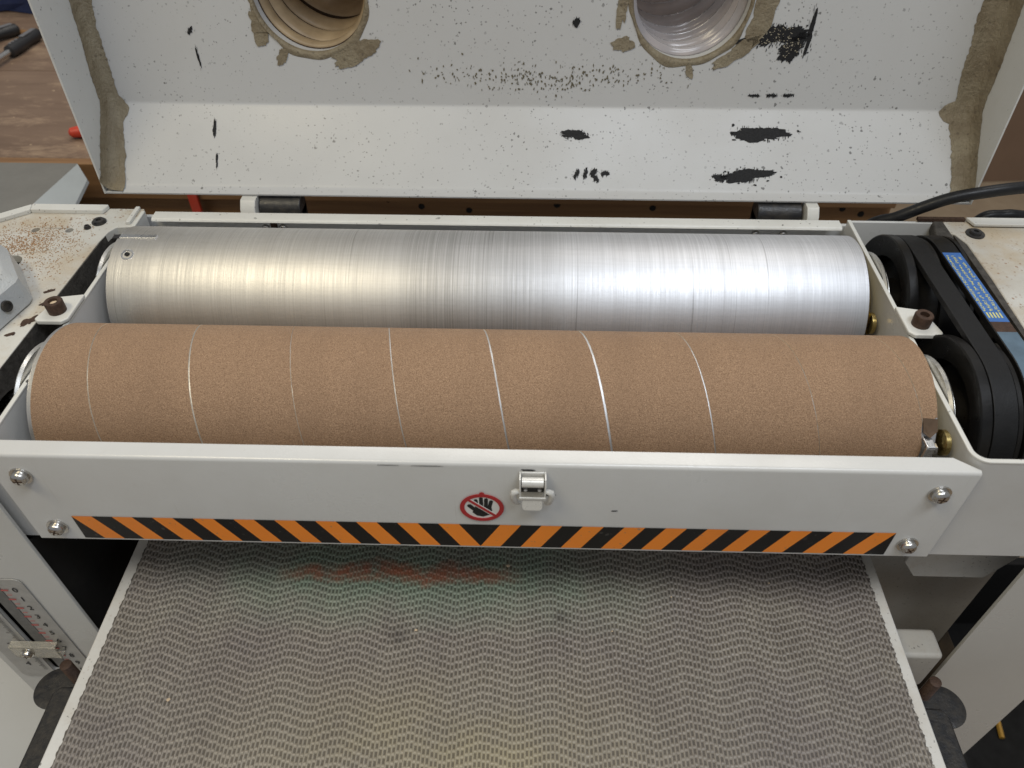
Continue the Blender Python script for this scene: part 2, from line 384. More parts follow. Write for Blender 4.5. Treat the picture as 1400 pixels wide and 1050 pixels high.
def tube(bm, pts, rad, n=12, mi=0, cap=True):
    P = [Vector(p) for p in pts]; rr = rad if isinstance(rad, (list, tuple)) else [rad] * len(P)
    t0 = (P[1] - P[0]).normalized(); _, u, v = basis(t0); rings = []
    for i, p in enumerate(P):
        t = (P[min(i + 1, len(P) - 1)] - P[max(i - 1, 0)]).normalized()
        u = (u - t * u.dot(t)).normalized(); v = t.cross(u)
        rings.append([bm.verts.new(p + (u * math.cos(2 * math.pi * k / n) + v * math.sin(2 * math.pi * k / n)) * rr[i]) for k in range(n)])
    for k in range(len(rings) - 1):
        for i in range(n):
            bm.faces.new((rings[k][i], rings[k][(i + 1) % n], rings[k + 1][(i + 1) % n], rings[k + 1][i])).material_index = mi
    if cap: bm.faces.new(rings[0][::-1]).material_index = mi; bm.faces.new(rings[-1]).material_index = mi
    return bm
def plate(bm, outer, holes, to3, t, mi=0):
    """flat plate with holes: 2-D loops mapped by to3(u, v, w), thickness t along w"""
    loops = [outer] + list(holes)
    tri = tessellate_polygon([[Vector((p[0], p[1], 0)) for p in l] for l in loops])
    flat = [p for l in loops for p in l]
    a = [bm.verts.new(to3(p[0], p[1], 0)) for p in flat]; b = [bm.verts.new(to3(p[0], p[1], t)) for p in flat]
    for f in tri:
        try:
            bm.faces.new([a[i] for i in f]).material_index = mi; bm.faces.new([b[i] for i in reversed(f)]).material_index = mi
        except ValueError: pass
    k = 0
    for l in loops:
        n = len(l)
        for i in range(n):
            j = (i + 1) % n
            bm.faces.new((a[k + i], a[k + j], b[k + j], b[k + i])).material_index = mi
        k += n
    return bm
def circle(cx, cy, r, n=40, a0=0.0, a1=2 * math.pi):
    full = abs(a1 - a0 - 2 * math.pi) < 1e-6
    m_ = n if full else n + 1
    return [(cx + r * math.cos(a0 + (a1 - a0) * i / n), cy + r * math.sin(a0 + (a1 - a0) * i / n)) for i in range(m_)]
def rrect(x0, x1, y0, y1, r, n=5):
    out = []
    for cx, cy, a in ((x1 - r, y0 + r, -90), (x1 - r, y1 - r, 0), (x0 + r, y1 - r, 90), (x0 + r, y0 + r, 180)):
        out += [(cx + r * math.cos(R(a + 90 * i / n)), cy + r * math.sin(R(a + 90 * i / n))) for i in range(n + 1)]
    return out
XY = lambda z: (lambda u, v, w: (u, v, z + w))
XZ = lambda y: (lambda u, v, w: (u, y + w, v))
YZ = lambda x: (lambda u, v, w: (x + w, u, v))
def sweep_sheet(bm, path, z0, z1, t, mi=0):
    """vertical sheet following a plan path, thickness t to the left of travel"""
    P = [Vector((p[0], p[1])) for p in path]; L = []
    for i in range(len(P)):
        d = (P[min(i + 1, len(P) - 1)] - P[max(i - 1, 0)]).normalized(); L.append(P[i] + Vector((-d.y, d.x)) * t)
    ring = []
    for p, q in zip(P, L):
        ring.append([bm.verts.new((p.x, p.y, z0)), bm.verts.new((p.x, p.y, z1)), bm.verts.new((q.x, q.y, z1)), bm.verts.new((q.x, q.y, z0))])
    for a, b in zip(ring, ring[1:]):
        for i in range(4): bm.faces.new((a[i], a[(i + 1) % 4], b[(i + 1) % 4], b[i])).material_index = mi
    bm.faces.new(ring[0]); bm.faces.new(ring[-1][::-1])
    return bm
def profile_x(bm, prof, x0, x1, t, mi=0, nx=1):
    """sheet whose (y, z) profile runs along x; thickness t away from the viewer side"""
    P = [Vector(p) for p in prof]; Q = []
    for i in range(len(P)):
        d = (P[min(i + 1, len(P) - 1)] - P[max(i - 1, 0)]).normalized(); Q.append(P[i] + Vector((d.y, -d.x)) * t)
    loop = P + Q[::-1]; n = len(loop)
    rings = [[bm.verts.new((x0 + (x1 - x0) * k / nx, p.x, p.y)) for p in loop] for k in range(nx + 1)]
    for a, b in zip(rings, rings[1:]):
        for i in range(n): bm.faces.new((a[i], a[(i + 1) % n], b[(i + 1) % n], b[i])).material_index = mi
    m_ = len(P)
    for r_ in (rings[0], rings[-1]):
        for i in range(m_ - 1): bm.faces.new((r_[i], r_[i + 1], r_[n - 2 - i], r_[n - 1 - i]))
    return bm
def stadium(bm, x0, x1, y1, z1, y2, z2, r0, r1, n=40):
    """belt loop round two pulleys of axis x"""
    def pts(r):
        o = [(y2 + r * math.sin(math.pi * i / n), z2 + r * math.cos(math.pi * i / n)) for i in range(n + 1)]
        o += [(y1 - r * math.sin(math.pi * i / n), z1 - r * math.cos(math.pi * i / n)) for i in range(n + 1)]
        return o
    O, I = pts(r1), pts(r0); m_ = len(O)
    V = [[bm.verts.new((x, p[0], p[1])) for p in l] for x, l in ((x0, I), (x0, O), (x1, O), (x1, I))]
    for a in range(4):
        A_, B_ = V[a], V[(a + 1) % 4]
        for i in range(m_): bm.faces.new((A_[i], A_[(i + 1) % m_], B_[(i + 1) % m_], B_[i]))
    return bm
def text_mesh(name, s, size, mat, parent, mtx):
    cu = bpy.data.curves.new(name, 'FONT'); cu.body = s; cu.size = size; cu.align_x = 'CENTER'; cu.align_y = 'CENTER'; cu.extrude = 0.00008; cu.resolution_u = 4
    to = bpy.data.objects.new(name, cu); COL.objects.link(to)
    bpy.context.view_layer.update()
    me = bpy.data.meshes.new_from_object(to)
    bpy.data.objects.remove(to); bpy.data.curves.remove(cu)
    me.materials.clear(); me.materials.append(mat); me.name = name
    o = bpy.data.objects.new(name, me); o.matrix_basis = mtx
    return put(o, parent)

# ================================================================== the setting
fl = obj('floor', B(-6, 6, -5, 8, -0.95, -0.90), FLOORM, smooth=False); fl['kind'] = 'structure'

# ================================================================== the drum sander
SAND = thing('drum_sander', (0.03, 0.14, -0.9), 'light grey two-drum sander with its dust hood swung open', 'drum sander')
Y1, Z1, Y2, Z2, RD = 0.0801, 0.0631, 0.2143, 0.0601, 0.058
XL, XR = -0.3165, 0.3165      # side plates

# ---- cabinet and inside
cab = obj('cabinet', B(-0.30, 0.49, 0.03, 0.288, -0.9, -0.29), DUSTY_IN, SAND, bevel=0.002)
bb = bmesh.new(); box(bb, -0.45, 0.50, 0.290, 0.294, -0.9, 0.09)
obj('rear_wall', bb, PAINT, SAND)
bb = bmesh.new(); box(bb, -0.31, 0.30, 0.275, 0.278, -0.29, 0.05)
obj('inner_shade_sheet', bb, VOID, SAND)  # near-black sheet added to stand for the shade at the back
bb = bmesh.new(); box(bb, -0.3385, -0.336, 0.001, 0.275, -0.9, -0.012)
obj('inner_shade_sheet', bb, VOID, SAND)  # another added dark sheet, standing for shade beside the left column

# ---- box sides (bent sheets)
def arc(cx, cy, r, a0, a1, n=8): return [(cx + r * math.cos(R(a0 + (a1 - a0) * i / n)), cy + r * math.sin(R(a0 + (a1 - a0) * i / n))) for i in range(n + 1)]
bm = bmesh.new()
sweep_sheet(bm, [(XR, 0.284), (XR, 0.2), (XR, 0.1)] + arc(XR + 0.011, 0.0155, 0.011, 180, 270) + [(0.40, 0.0045), (0.704, 0.0045)], -0.004, 0.0995, 0.0028)
obj('belt_housing', bm, [PAINT], SAND, bevel=0.0006)
# the bright worn rim that caps the sheet
bm = bmesh.new()
sweep_sheet(bm, [(XR - 0.0003, 0.284), (XR - 0.0003, 0.2), (XR - 0.0003, 0.1)] + arc(XR + 0.011, 0.0155, 0.0113, 180, 270) + [(0.40, 0.0042), (0.704, 0.0042)], 0.0985, 0.1006, 0.0034)
obj('worn_rim', bm, PAINT_EDGE, SAND, bevel=0.0007)
bm = bmesh.new(); box(bm, XR + 0.0035, 0.405, 0.2825, 0.2855, 0.0, 0.099)
obj('belt_housing_rear_wall', bm, PAINT, SAND, bevel=0.0006)
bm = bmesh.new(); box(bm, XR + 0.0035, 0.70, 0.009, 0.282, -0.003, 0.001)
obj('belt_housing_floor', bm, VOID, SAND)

bm = bmesh.new()
sweep_sheet(bm, [(-0.36, 0.0045)] + arc(-0.3285, 0.0165, 0.012, -90, 0, 8) + [(XL, 0.1), (XL, 0.2), (XL, 0.284)], -0.004, 0.099, 0.0028)
obj('side_plate', bm, PAINT, SAND, bevel=0.0006)
bm = bmesh.new()
sweep_sheet(bm, [(-0.36, 0.0042)] + arc(-0.3285, 0.0165, 0.0123, -90, 0, 8) + [(XL + .0003, 0.1), (XL + .0003, 0.2), (XL + .0003, 0.284)], 0.0982, 0.1003, 0.0034)
obj('worn_rim', bm, PAINT_EDGE, SAND, bevel=0.0007)

# ---- rear lip of the drum box
bm = bmesh.new()
profile_x(bm, [(0.2702, 0.0980), (0.2710, 0.0996), (0.2725, 0.1005), (0.2825, 0.1005)], -0.306, 0.3085, 0.0022)
obj('rear_lip', bm, PAINT_EDGE, SAND)
bm = bmesh.new(); box(bm, -0.306, 0.300, 0.2815, 0.2838, 0.03, 0.098)
rw = obj('rear_panel', bm, PAINT, SAND)
def screw_mesh(r, h, name, mat, parent, loc, axis=(0, -1, 0), washer=True, slot=True):
    bm = bmesh.new()
    if washer: lathe(bm, [(0, r * 1.32), (r * 0.22, r * 1.32), (r * 0.22, r * 0.9)], (0, 0, 0), axis, 28)
    b0 = r * 0.22 if washer else 0
    lathe(bm, [(b0, r), (b0 + h * 0.45, r * 0.99), (b0 + h * 0.72, r * 0.88), (b0 + h * 0.9, r * 0.68), (b0 + h, r * 0.42), (b0 + h * 1.02, r * 0.12)], (0, 0, 0), axis, 28)
    if slot:
        a, u, v = basis(axis)
        for d, e in ((u, v), (v, u)):
            c0 = a * (b0 + h * 0.94)
            vs = []
            for s1, s2, s3 in ((-1, -1, 0), (1, -1, 0), (1, 1, 0), (-1, 1, 0), (-1, -1, 1), (1, -1, 1), (1, 1, 1), (-1, 1, 1)):
                vs.append(bm.verts.new(c0 + d * (s1 * r * 0.55) + e * (s2 * r * 0.11) + a * (s3 * h * 0.085)))
            for f in ((0, 3, 2, 1), (4, 5, 6, 7), (0, 1, 5, 4), (1, 2, 6, 5), (2, 3, 7, 6), (3, 0, 4, 7)):
                bm.faces.new([vs[i] for i in f]).material_index = 1
    return obj(name, bm, [mat, RUST], parent, loc=loc)
s0 = screw_mesh(0.0036, 0.003, 'screw', STEEL, rw, (-0.208, 0.2815, 0.086), washer=False)
for x in (-0.192, 0.237, 0.262): dup(s0, rw, (x, 0.2815, 0.0865))
bm = bmesh.new(); box(bm, -0.203, -0.197, 0.2795, 0.2812, 0.080, 0.093)
obj('rust_patch', bm, RUST, rw, bevel=0.0008)

# ---- front panel
bm = bmesh.new()
pf = [(0.0, 0.0)]
pf += [(0.0, 0.0), (0.0, 0.0915)] + [(0.0028 - 0.0028 * math.cos(R(a)), 0.0915 + 0.0028 * math.sin(R(a))) for a in (25, 50, 75, 90)] + [(0.0125, 0.0948)]
pf = pf[1:]
profile_x(bm, [(y, z) for y, z in pf], -0.3215, 0.3225, 0.0021)
# mitre the folded lip at both ends
for v in bm.verts:
    if v.co.y > 0.006 and v.co.z > 0.08:
        if v.co.x > 0: v.co.x -= 0.0145
        else: v.co.x += 0.0
FP = obj('front_panel', bm, PAINT, SAND, bevel=0.0005)
sp = screw_mesh(0.0056, 0.0048, 'screw', STEEL, FP, (-0.3027, -0.0002, 0.0738))
for x, z, t in ((-0.3027, 0.0156, 0.5), (0.3027, 0.0738, 0.2), (0.3027, 0.0156, 0.9)):
    dup(sp, FP, (x, -0.0002, z), (0, t, 0))

# warning tape: orange and black slanted stripes, meeting in a V
TX0, TXL, TXR, TZ0, TZ1, TW = 0.0015, -0.2877, 0.2907, 0.0022, 0.0287, 0.01446
bm = bmesh.new()
def clip_poly(poly, xlim, keep_less):
    out = []
    for i in range(len(poly)):
        p, q = poly[i], poly[(i + 1) % len(poly)]
        ip = (p[0] <= xlim) == keep_less or p[0] == xlim; iq = (q[0] <= xlim) == keep_less or q[0] == xlim
        if ip: out.append(p)
        if ip != iq:
            t = (xlim - p[0]) / (q[0] - p[0]); out.append((xlim, p[1] + t * (q[1] - p[1])))
    return out
def tape_face(poly, mi):
    if len(poly) < 3: return
    bm.faces.new([bm.verts.new((p[0], -0.0004, p[1])) for p in poly]).material_index = mi
tape_face([(TX0, TZ0), (TX0 + TW, TZ1), (TX0 - TW, TZ1)], 1)
for sgn, lim in ((1, TXR), (-1, TXL)):
    for k in range(23):
        q = [(TX0 + sgn * k * TW, TZ0), (TX0 + sgn * (k + 1) * TW, TZ0), (TX0 + sgn * (k + 2) * TW, TZ1), (TX0 + sgn * (k + 1) * TW, TZ1)]
        tape_face(clip_poly(q, lim, sgn > 0), k % 2)
obj('warning_tape', bm, [ORANGE, BLACKT], FP, smooth=False)

# prohibition sign: hand behind a red bar
sx_, sz_, sr_ = 0.0038, 0.0490, 0.0150
bm = bmesh.new()
plate(bm, circle(sx_, sz_, sr_ * 0.93, 48), [], XZ(-0.0006), 0.0003, 0)
sign = obj('hand_sign', bm, WHITE, FP, smooth=False)
bm = bmesh.new()
plate(bm, circle(sx_, sz_, sr_, 64), [circle(sx_, sz_, sr_ * 0.80, 64)], XZ(-0.0011), 0.0004)
plate(bm, circle(sx_ + 0.0002, sz_ + sr_ * 1.02, 0.0018, 12), [], XZ(-0.00109), 0.0003)
d = Vector((0.72, -0.69)).normalized(); nrm = Vector((-d.y, d.x)); c0 = Vector((sx_, sz_))
bar = [c0 - d * sr_ * .88 - nrm * sr_ * .072, c0 + d * sr_ * .88 - nrm * sr_ * .072, c0 + d * sr_ * .88 + nrm * sr_ * .072, c0 - d * sr_ * .88 + nrm * sr_ * .072]
plate(bm, [(p.x, p.y) for p in bar], [], XZ(-0.00115), 0.0003)
obj('red_ring', bm, RED, sign, smooth=False)
bm = bmesh.new()
hw = [c0 - d * sr_ * .79 - nrm * sr_ * .115, c0 + d * sr_ * .79 - nrm * sr_ * .115, c0 + d * sr_ * .79 + nrm * sr_ * .115, c0 - d * sr_ * .79 + nrm * sr_ * .115]
plate(bm, [(p.x, p.y) for p in hw], [], XZ(-0.00100), 0.0002, 1)
def cap(p, q, r, y):
    p, q = Vector(p), Vector(q); dd = (q - p).normalized(); ang = math.atan2(dd.y, dd.x)
    pts = [(q.x + r * math.cos(ang - math.pi / 2 + math.pi * i / 8), q.y + r * math.sin(ang - math.pi / 2 + math.pi * i / 8)) for i in range(9)]
    pts += [(p.x + r * math.cos(ang + math.pi / 2 + math.pi * i / 8), p.y + r * math.sin(ang + math.pi / 2 + math.pi * i / 8)) for i in range(9)]
    plate(bm, pts, [], XZ(y), 0.00012, 0)
k = sr_
for i, (x0, z0, x1, z1) in enumerate(((-.20, -.1, -.27, .52), (-.02, -.1, -.03, .66), (.17, -.1, .20, .60), (.32, -.1, .42, .46), (-.14, -.40, -.56, .12))):
    cap((sx_ + x0 * k, sz_ + z0 * k), (sx_ + x1 * k, sz_ + z1 * k), k * (.088 if i < 4 else .11), -0.00072 - i * 0.00002)
palm = [(-.38, -.16), (-.28, .10), (.42, .10), (.46, -.22), (.34, -.52), (.04, -.68), (-.24, -.60), (-.44, -.36)]
plate(bm, [(sx_ + p[0] * k, sz_ + p[1] * k) for p in palm], [], XZ(-0.00085), 0.00012, 0)
obj('hand_print', bm, [INK, WHITE], sign, smooth=False)

# latch
LX, LZ = 0.0378, 0.0735
LT = obj('latch', B(LX - 0.0078, LX + 0.0078, -0.0016, -0.0002, LZ - 0.0120, LZ + 0.0150), STEELW, SAND, bevel=0.0006)
bm = bmesh.new(); lathe(bm, [(-0.0070, 0.0034), (0.0070, 0.0034)], (LX, -0.0058, LZ + 0.0105), (1, 0, 0), 24)
obj('barrel', bm, STEELW, LT, angle=50)
bm = bmesh.new()
for sgn in (-1, 1):
    pr = [(-0.0002, LZ + 0.0150), (-0.0075, LZ + 0.0150), (-0.0098, LZ + 0.0110), (-0.0090, LZ - 0.0030), (-0.0002, LZ - 0.0030)]
    x = LX + sgn * 0.0082
    plate(bm, pr, [], YZ(x - 0.0006), 0.0012)
box(bm, LX - 0.0088, LX + 0.0088, -0.0096, -0.0084, LZ - 0.0032, LZ - 0.0012)
obj('lever_frame', bm, STEELW, LT, bevel=0.0004)
bm = bmesh.new(); box(bm, LX - 0.0075, LX + 0.0075, -0.0040, -0.0022, LZ - 0.0020, LZ + 0.0060)
obj('spring_pocket', bm, BLACKB, LT)
bm = bmesh.new()
for x in (-0.0046, 0.0046): lathe(bm, [(0, 0.0013), (0.0016, 0.0012), (0.002, 0.0006)], (LX + x, -0.0040, LZ + 0.0015), (0, -1, 0), 12)
obj('rivet', bm, STEELW, LT)
bm = bmesh.new(); plate(bm, rrect(LX - 0.0066, LX + 0.0066, LZ - 0.0135, LZ - 0.0034, 0.0026), [], lambda u, v, w: (u, -0.0066 - w + (v - LZ) * 0.18, v), 0.0014)
obj('tongue', bm, STEELW, LT, bevel=0.0005)
for sgn in (-1, 1):
    bm = bmesh.new()
    tube(bm, [(LX + sgn * q, -yy, LZ + zz) for q, yy, zz in ((.0086, .0075, .0034), (.0102, .0080, .0036), (.0120, .0080, .0026), (.0127, .0078, .0002), (.0124, .0072, -.004), (.0112, .0060, -.0100), (.0098, .0046, -.0130), (.0080, .0040, -.0140))], [0.0014, 0.0020, 0.0022, 0.0022, 0.0021, 0.0019, 0.0016, 0.0013], 12)
    obj('wire_arm', bm, STEELW, LT)
# little scuffs on the panel
def blob(bm, cx, cy, rx, ry, to3, n=30, jag=0.4, seed=0, t=0.00012, ang=0.0, mi=0):
    rnd = random.Random(seed); ph = [rnd.random() * 6.28 for _ in range(9)]; am = [rnd.uniform(0.3, 1) / (k_ * 0.8 + 1) for k_ in range(9)]
    pts = []
    for i in range(n):
        a_ = 2 * math.pi * i / n
        q = 1 + jag * sum(am[k_] * math.sin((k_ + 2) * a_ + ph[k_]) for k_ in range(9)) * 0.55 + rnd.uniform(-1, 1) * jag * 0.22
        q = max(0.25, q)
        x, y = rx * q * math.cos(a_), ry * q * math.sin(a_)
        pts.append((cx + x * math.cos(ang) - y * math.sin(ang), cy + x * math.sin(ang) + y * math.cos(ang)))
    plate(bm, pts, [], to3, t, mi)
for i, (x, z, rx, rz) in enumerate(((0.0345, 0.0895, .0045, .0007), (0.0495, 0.0640, .0035, .0012), (0.094, 0.0475, .0022, .0005), (-0.030, 0.0918, .010, .00016), (-0.056, 0.0919, .007, .00012), (0.0335, 0.0870, .0030, .0003), (0.0430, 0.0870, .0030, .0003))):
    bm = bmesh.new(); blob(bm, x, z, rx, rz, XZ(-0.00035), seed=i + 50)
    obj('paint_scuff', bm, SCUFF, FP, smooth=False)

# ---- drums
def drum(name, y, z, r, x0, x1):
    bm = bmesh.new()
    prof = [(x0 + 0.004, r - 0.012), (x0, r - 0.011), (x0, r - 0.0006), (x0 + 0.0006, r)]
    prof += [(x0 + 0.001 + (x1 - x0 - 0.002) * i / 40, r) for i in range(41)]
    prof += [(x1 - 0.0006, r), (x1, r - 0.0006), (x1, r - 0.011), (x1 - 0.004, r - 0.012)]
    lathe(bm, prof, (0, y, z), (1, 0, 0), 128)
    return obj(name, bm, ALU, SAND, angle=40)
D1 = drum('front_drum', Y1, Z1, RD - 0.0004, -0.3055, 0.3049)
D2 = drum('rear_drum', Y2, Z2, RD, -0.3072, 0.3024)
# abrasive strip wound in a helix with narrow open seams
bm = bmesh.new()
P_ = 0.0695; xa, xb = -0.3020, 0.3042; ro, ri = RD + 0.00012, RD - 0.0003
gaps = {-5: .0005, -4: .0007, -3: .0010, -2: .0004, -1: .0007, 0: .0011, 1: .0015, 2: .0008, 3: .00045, 4: .00045}
NS = 96
def gap_at(tt):
    k0 = math.floor(tt); f = tt - k0
    ga = gaps.get(k0, .0008); gb = gaps.get(k0 + 1, .0008); f = f * f * (3 - 2 * f)
    return ga * (1 - f) + gb * f
rows = []
for i in range(-7 * NS, 7 * NS + 1):
    phi = 2 * math.pi * i / NS                      # 0 = top, +90 deg = towards the viewer
    base = 0.0143 + (math.degrees(phi) - 35) / 360 * P_
    g0 = gap_at(i / NS); g1 = gap_at(i / NS + 1)
    l = base + g0 / 2 + random.uniform(-1, 1) * 0.00006; r_ = base + P_ - g1 / 2 + random.uniform(-1, 1) * 0.00006
    l2, r2 = min(max(l, xa), xb), min(max(r_, xa), xb)
    if i > 0 and r2 > xb - 0.02 and math.degrees(phi) % 360 > 46 and math.degrees(phi) % 360 < 120: r2 = min(r2, 0.2950 - 0.0008 * math.sin(i * 0.9))
    if r2 - l2 < 1e-4: rows.append(None); continue
    sy, cz = -math.sin(phi), math.cos(phi)
    rows.append([bm.verts.new((x, Y1 + q * sy, Z1 + q * cz)) for x, q in ((l2, ri), (l2, ro), (r2, ro), (r2, ri))])
for a, b_ in zip(rows, rows[1:]):
    if a and b_:
        for j in range(3): bm.faces.new((a[j], a[j + 1], b_[j + 1], b_[j])).material_index = 0 if j == 1 else 1
obj('abrasive_strip', bm, [ABR, simple('pale_strip_edge', (0.80, 0.68, 0.52, 1), 0.6, 0, 0.1)], D1, angle=30)
# clip at the end of the front drum, where the strip is tucked in
bm = bmesh.new(); box(bm, 0.2955, 0.3012, 0.0215, 0.0235, 0.070, 0.0925); box(bm, 0.2955, 0.3012, 0.0215, 0.0330, 0.0925, 0.0940)
obj('strip_clip', bm, ALUP, D1, bevel=0.0005)
bm = bmesh.new(); lathe(bm, [(0, 0.0042), (0.006, 0.0042)], (0.2995, 0.0275, 0.0860), (1, 0, 0), 6)
obj('clip_bolt', bm, STEEL, D1, smooth=False, bevel=0.0004)
bm = bmesh.new()
fv = [bm.verts.new((x, Y1 - (RD + h) * math.sin(R(p_)), Z1 + (RD + h) * math.cos(R(p_)))) for x, p_, h in ((0.2948, 45.5, .0008), (0.3044, 46, .0005), (0.3042, 54, .0014), (0.2990, 58, .0030), (0.2952, 55, .0010))]
fw2 = [bm.verts.new(v.co + Vector((0, 0.0004, -0.0004))) for v in fv]
bm.faces.new(fv); bm.faces.new(fw2[::-1])
for i in range(5): bm.faces.new((fv[i], fv[(i + 1) % 5], fw2[(i + 1) % 5], fw2[i]))
obj('torn_strip_end', bm, simple('strip_backing', (0.10, 0.062, 0.036, 1), 0.8), D1, smooth=False)
# clip and set screw of the rear drum
bm = bmesh.new(); box(bm, -0.3052, -0.2745, 0.2128, 0.2180, 0.1176, 0.1192)
obj('strip_clip', bm, ALUP, D2, bevel=0.0005)
bm = bmesh.new(); box(bm, -0.311, -0.3055, 0.2130, 0.2178, 0.1170, 0.1186)
obj('clip_shadow_slot', bm, BLACKB, D2)
nrm3 = Vector((0, -math.sin(R(19.4)), math.cos(R(19.4)))); pc_ = Vector((-0.2928, Y2, Z2)) + nrm3 * (RD - 0.0003)
bm = bmesh.new(); lathe(bm, [(0, 0.0052), (0.0008, 0.0050), (0.0008, 0.0040), (0.0002, 0.0036)], pc_, nrm3, 28)
obj('set_screw', bm, ALUP, D2)
bm = bmesh.new(); lathe(bm, [(0, 0.0021), (0.0011, 0.0021)], pc_, nrm3, 6)
obj('hex_socket', bm, SCUFF, D2, smooth=False)
# end flanges and bearings
for D, y, z in ((D1, Y1, Z1), (D2, Y2, Z2)):
    for sgn in (-1, 1):
        xe = 0.3035 * sgn
        bm = bmesh.new(); lathe(bm, [(0, 0.012), (0, 0.040), (0.0030, 0.046), (0.0055, 0.044), (0.0065, 0.036), (0.0092, 0.034), (0.0118, 0.030)], (xe, y, z), (sgn, 0, 0), 48)
        obj('end_flange', bm, BRASS if sgn > 0 else BLACKB, D)
        bm = bmesh.new()
        lathe(bm, [(0.000, 0.030), (0.0003, 0.0435), (0.0022, 0.0450), (0.0038, 0.0435), (0.0042, 0.0405), (0.0040, 0.030)], ((0.3200) * sgn, y, z), (sgn, 0, 0), 56)
        obj('bearing_ring', bm, RING, SAND)
        bm = bmesh.new()
        lathe(bm, [(0.0042, 0.012), (0.0042, 0.0385), (0.0066, 0.0390), (0.0075, 0.033), (0.0078, 0.012)], ((0.3200) * sgn, y, z), (sgn, 0, 0), 56)
        obj('bearing_body', bm, RING if sgn > 0 else BLACKB, SAND)
        bm = bmesh.new(); lathe(bm, [(0, 0.0125), (0.062, 0.0125)], (0.300 * sgn, y, z), (sgn, 0, 0), 24)
        obj('shaft', bm, STEEL, D)
for y, z in ((0.031, 0.0845), (0.172, 0.0700)):
    bm = bmesh.new(); lathe(bm, [(0, 0.007), (0.001, 0.0088), (0.004, 0.0088), (0.005, 0.0072), (0.005, 0.004)], (0.3080, y, z + 0.004), (1, 0, 0), 32)
    obj('bearing_nut', bm, BRASS, SAND)

# ---- bolt tabs on the side plates
for sgn in (-1, 1):
    x0 = 0.3150 * sgn; x1 = 0.3405 * sgn
    bm = bmesh.new()
    pts = [(x0, 0.126), (x0 + sgn * 0.004, 0.122), (x1 - sgn * 0.003, 0.122), (x1, 0.125), (x1 - sgn * 0.006, 0.152), (x0, 0.156)]
    plate(bm, pts, [], XY(0.1012), 0.0035)
    tb = obj('bolt_tab', bm, PAINT_EDGE, SAND, bevel=0.0012, seg=3)
    bm = bmesh.new()
    lathe(bm, [(0, 0.0066), (0.0085, 0.0068), (0.0095, 0.0062), (0.0095, 0.0034), (0.0062, 0.0032)], (0.3265 * sgn, 0.1345, 0.1047), (0, 0, 1), 24)
    bt = obj('bolt', bm, RUST, tb)
    if sgn < 0:
        bm = bmesh.new(); lathe(bm, [(0, 0.0034), (0.0006, 0.0025)], (0.3265 * sgn, 0.1345, 0.1118), (0, 0, 1), 12)
        obj('dust_plug', bm, CHIPM, tb)

# ---- left end casting
bm = bmesh.new()
outer = [(-0.62, -0.001), (-0.355, -0.001), (-0.353, 0.03), (-0.3445, 0.060), (-0.3400, 0.190), (-0.3385, 0.235), (-0.3365, 0.250), (-0.3320, 0.2575), (-0.3185, 0.2590), (-0.3185, 0.2880), (-0.420, 0.2880), (-0.455, 0.262), (-0.62, 0.10)]
holes = [circle(-0.4020, 0.2520, 0.0034, 14), circle(-0.3720, 0.2520, 0.0034, 14), rrect(-0.4180, -0.392, 0.195, 0.213, 0.008)]
plate(bm, outer, holes, XY(0.092), 0.0075)
cst = obj('end_casting', bm, PAINT_DUSTY, SAND, bevel=0.0012, seg=3)
cst['label'] = 'dusty cream casting with screw holes and sawdust'
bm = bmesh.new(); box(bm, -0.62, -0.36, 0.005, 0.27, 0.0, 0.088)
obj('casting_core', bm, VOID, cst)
# casting inner wall with arched recesses, rough raw metal
def arch(y0, y1, z0, z1):
    r = (y1 - y0) / 2; return [(y0, z0)] + [(y0 + r + r * math.cos(R(180 - 15 * i)), z1 - r + r * math.sin(R(180 - 15 * i))) for i in range(13)] + [(y1, z0)]
bm = bmesh.new()
plate(bm, [(0.02, 0.0), (0.2588, 0.0), (0.2588, 0.0988), (0.02, 0.0988)], [arch(0.030, 0.095, 0.012, 0.082)[::-1], arch(0.118, 0.160, 0.012, 0.080)[::-1], arch(0.172, 0.232, 0.012, 0.080)[::-1]], lambda u, v, w: (-0.3365 - (0.262 - u) * 0.038 - w, u, v), 0.008)
obj('casting_wall', bm, RAW_CAST, cst, smooth=False)
bm = bmesh.new(); box(bm, -0.3365, -0.3190, 0.2592, 0.2870, 0.0, 0.0905)
obj('casting_corner', bm, RAW_CAST, cst)
# raised border of the casting
bm = bmesh.new(); plate(bm, [(-0.418, 0.2785), (-0.352, 0.2785), (-0.350, 0.2882), (-0.4205, 0.2882)], [], XY(0.0996), 0.0040)
obj('raised_border', bm, PAINT_EDGE, cst, bevel=0.001)
bm = bmesh.new(); plate(bm, [(-0.418, 0.2783), (-0.4207, 0.2882), (-0.4555, 0.262), (-0.62, 0.1010), (-0.62, 0.088), (-0.451, 0.2530)], [], XY(0.0996), 0.0040)
obj('raised_border', bm, PAINT_EDGE, cst, bevel=0.001)
for x, y, r in ((-0.3505, 0.2650, 0.0052), (-0.3570, 0.2555, 0.0024)):
    bm = bmesh.new(); lathe(bm, [(0, r * 1.2), (0.0012, r * 1.2), (0.0012, r), (0.0028, r * 0.9), (0.0028, r * .45), (0.0012, r * 0.4)], (x, y, 0.0996), (0, 0, 1), 20)
    obj('screw', bm, BLACKB, cst)
bm = bmesh.new(); box(bm, -0.3255, -0.3215, 0.262, 0.288, 0.0995, 0.1025)
obj('edge_strip', bm, PAINT_EDGE, cst, bevel=0.0008)
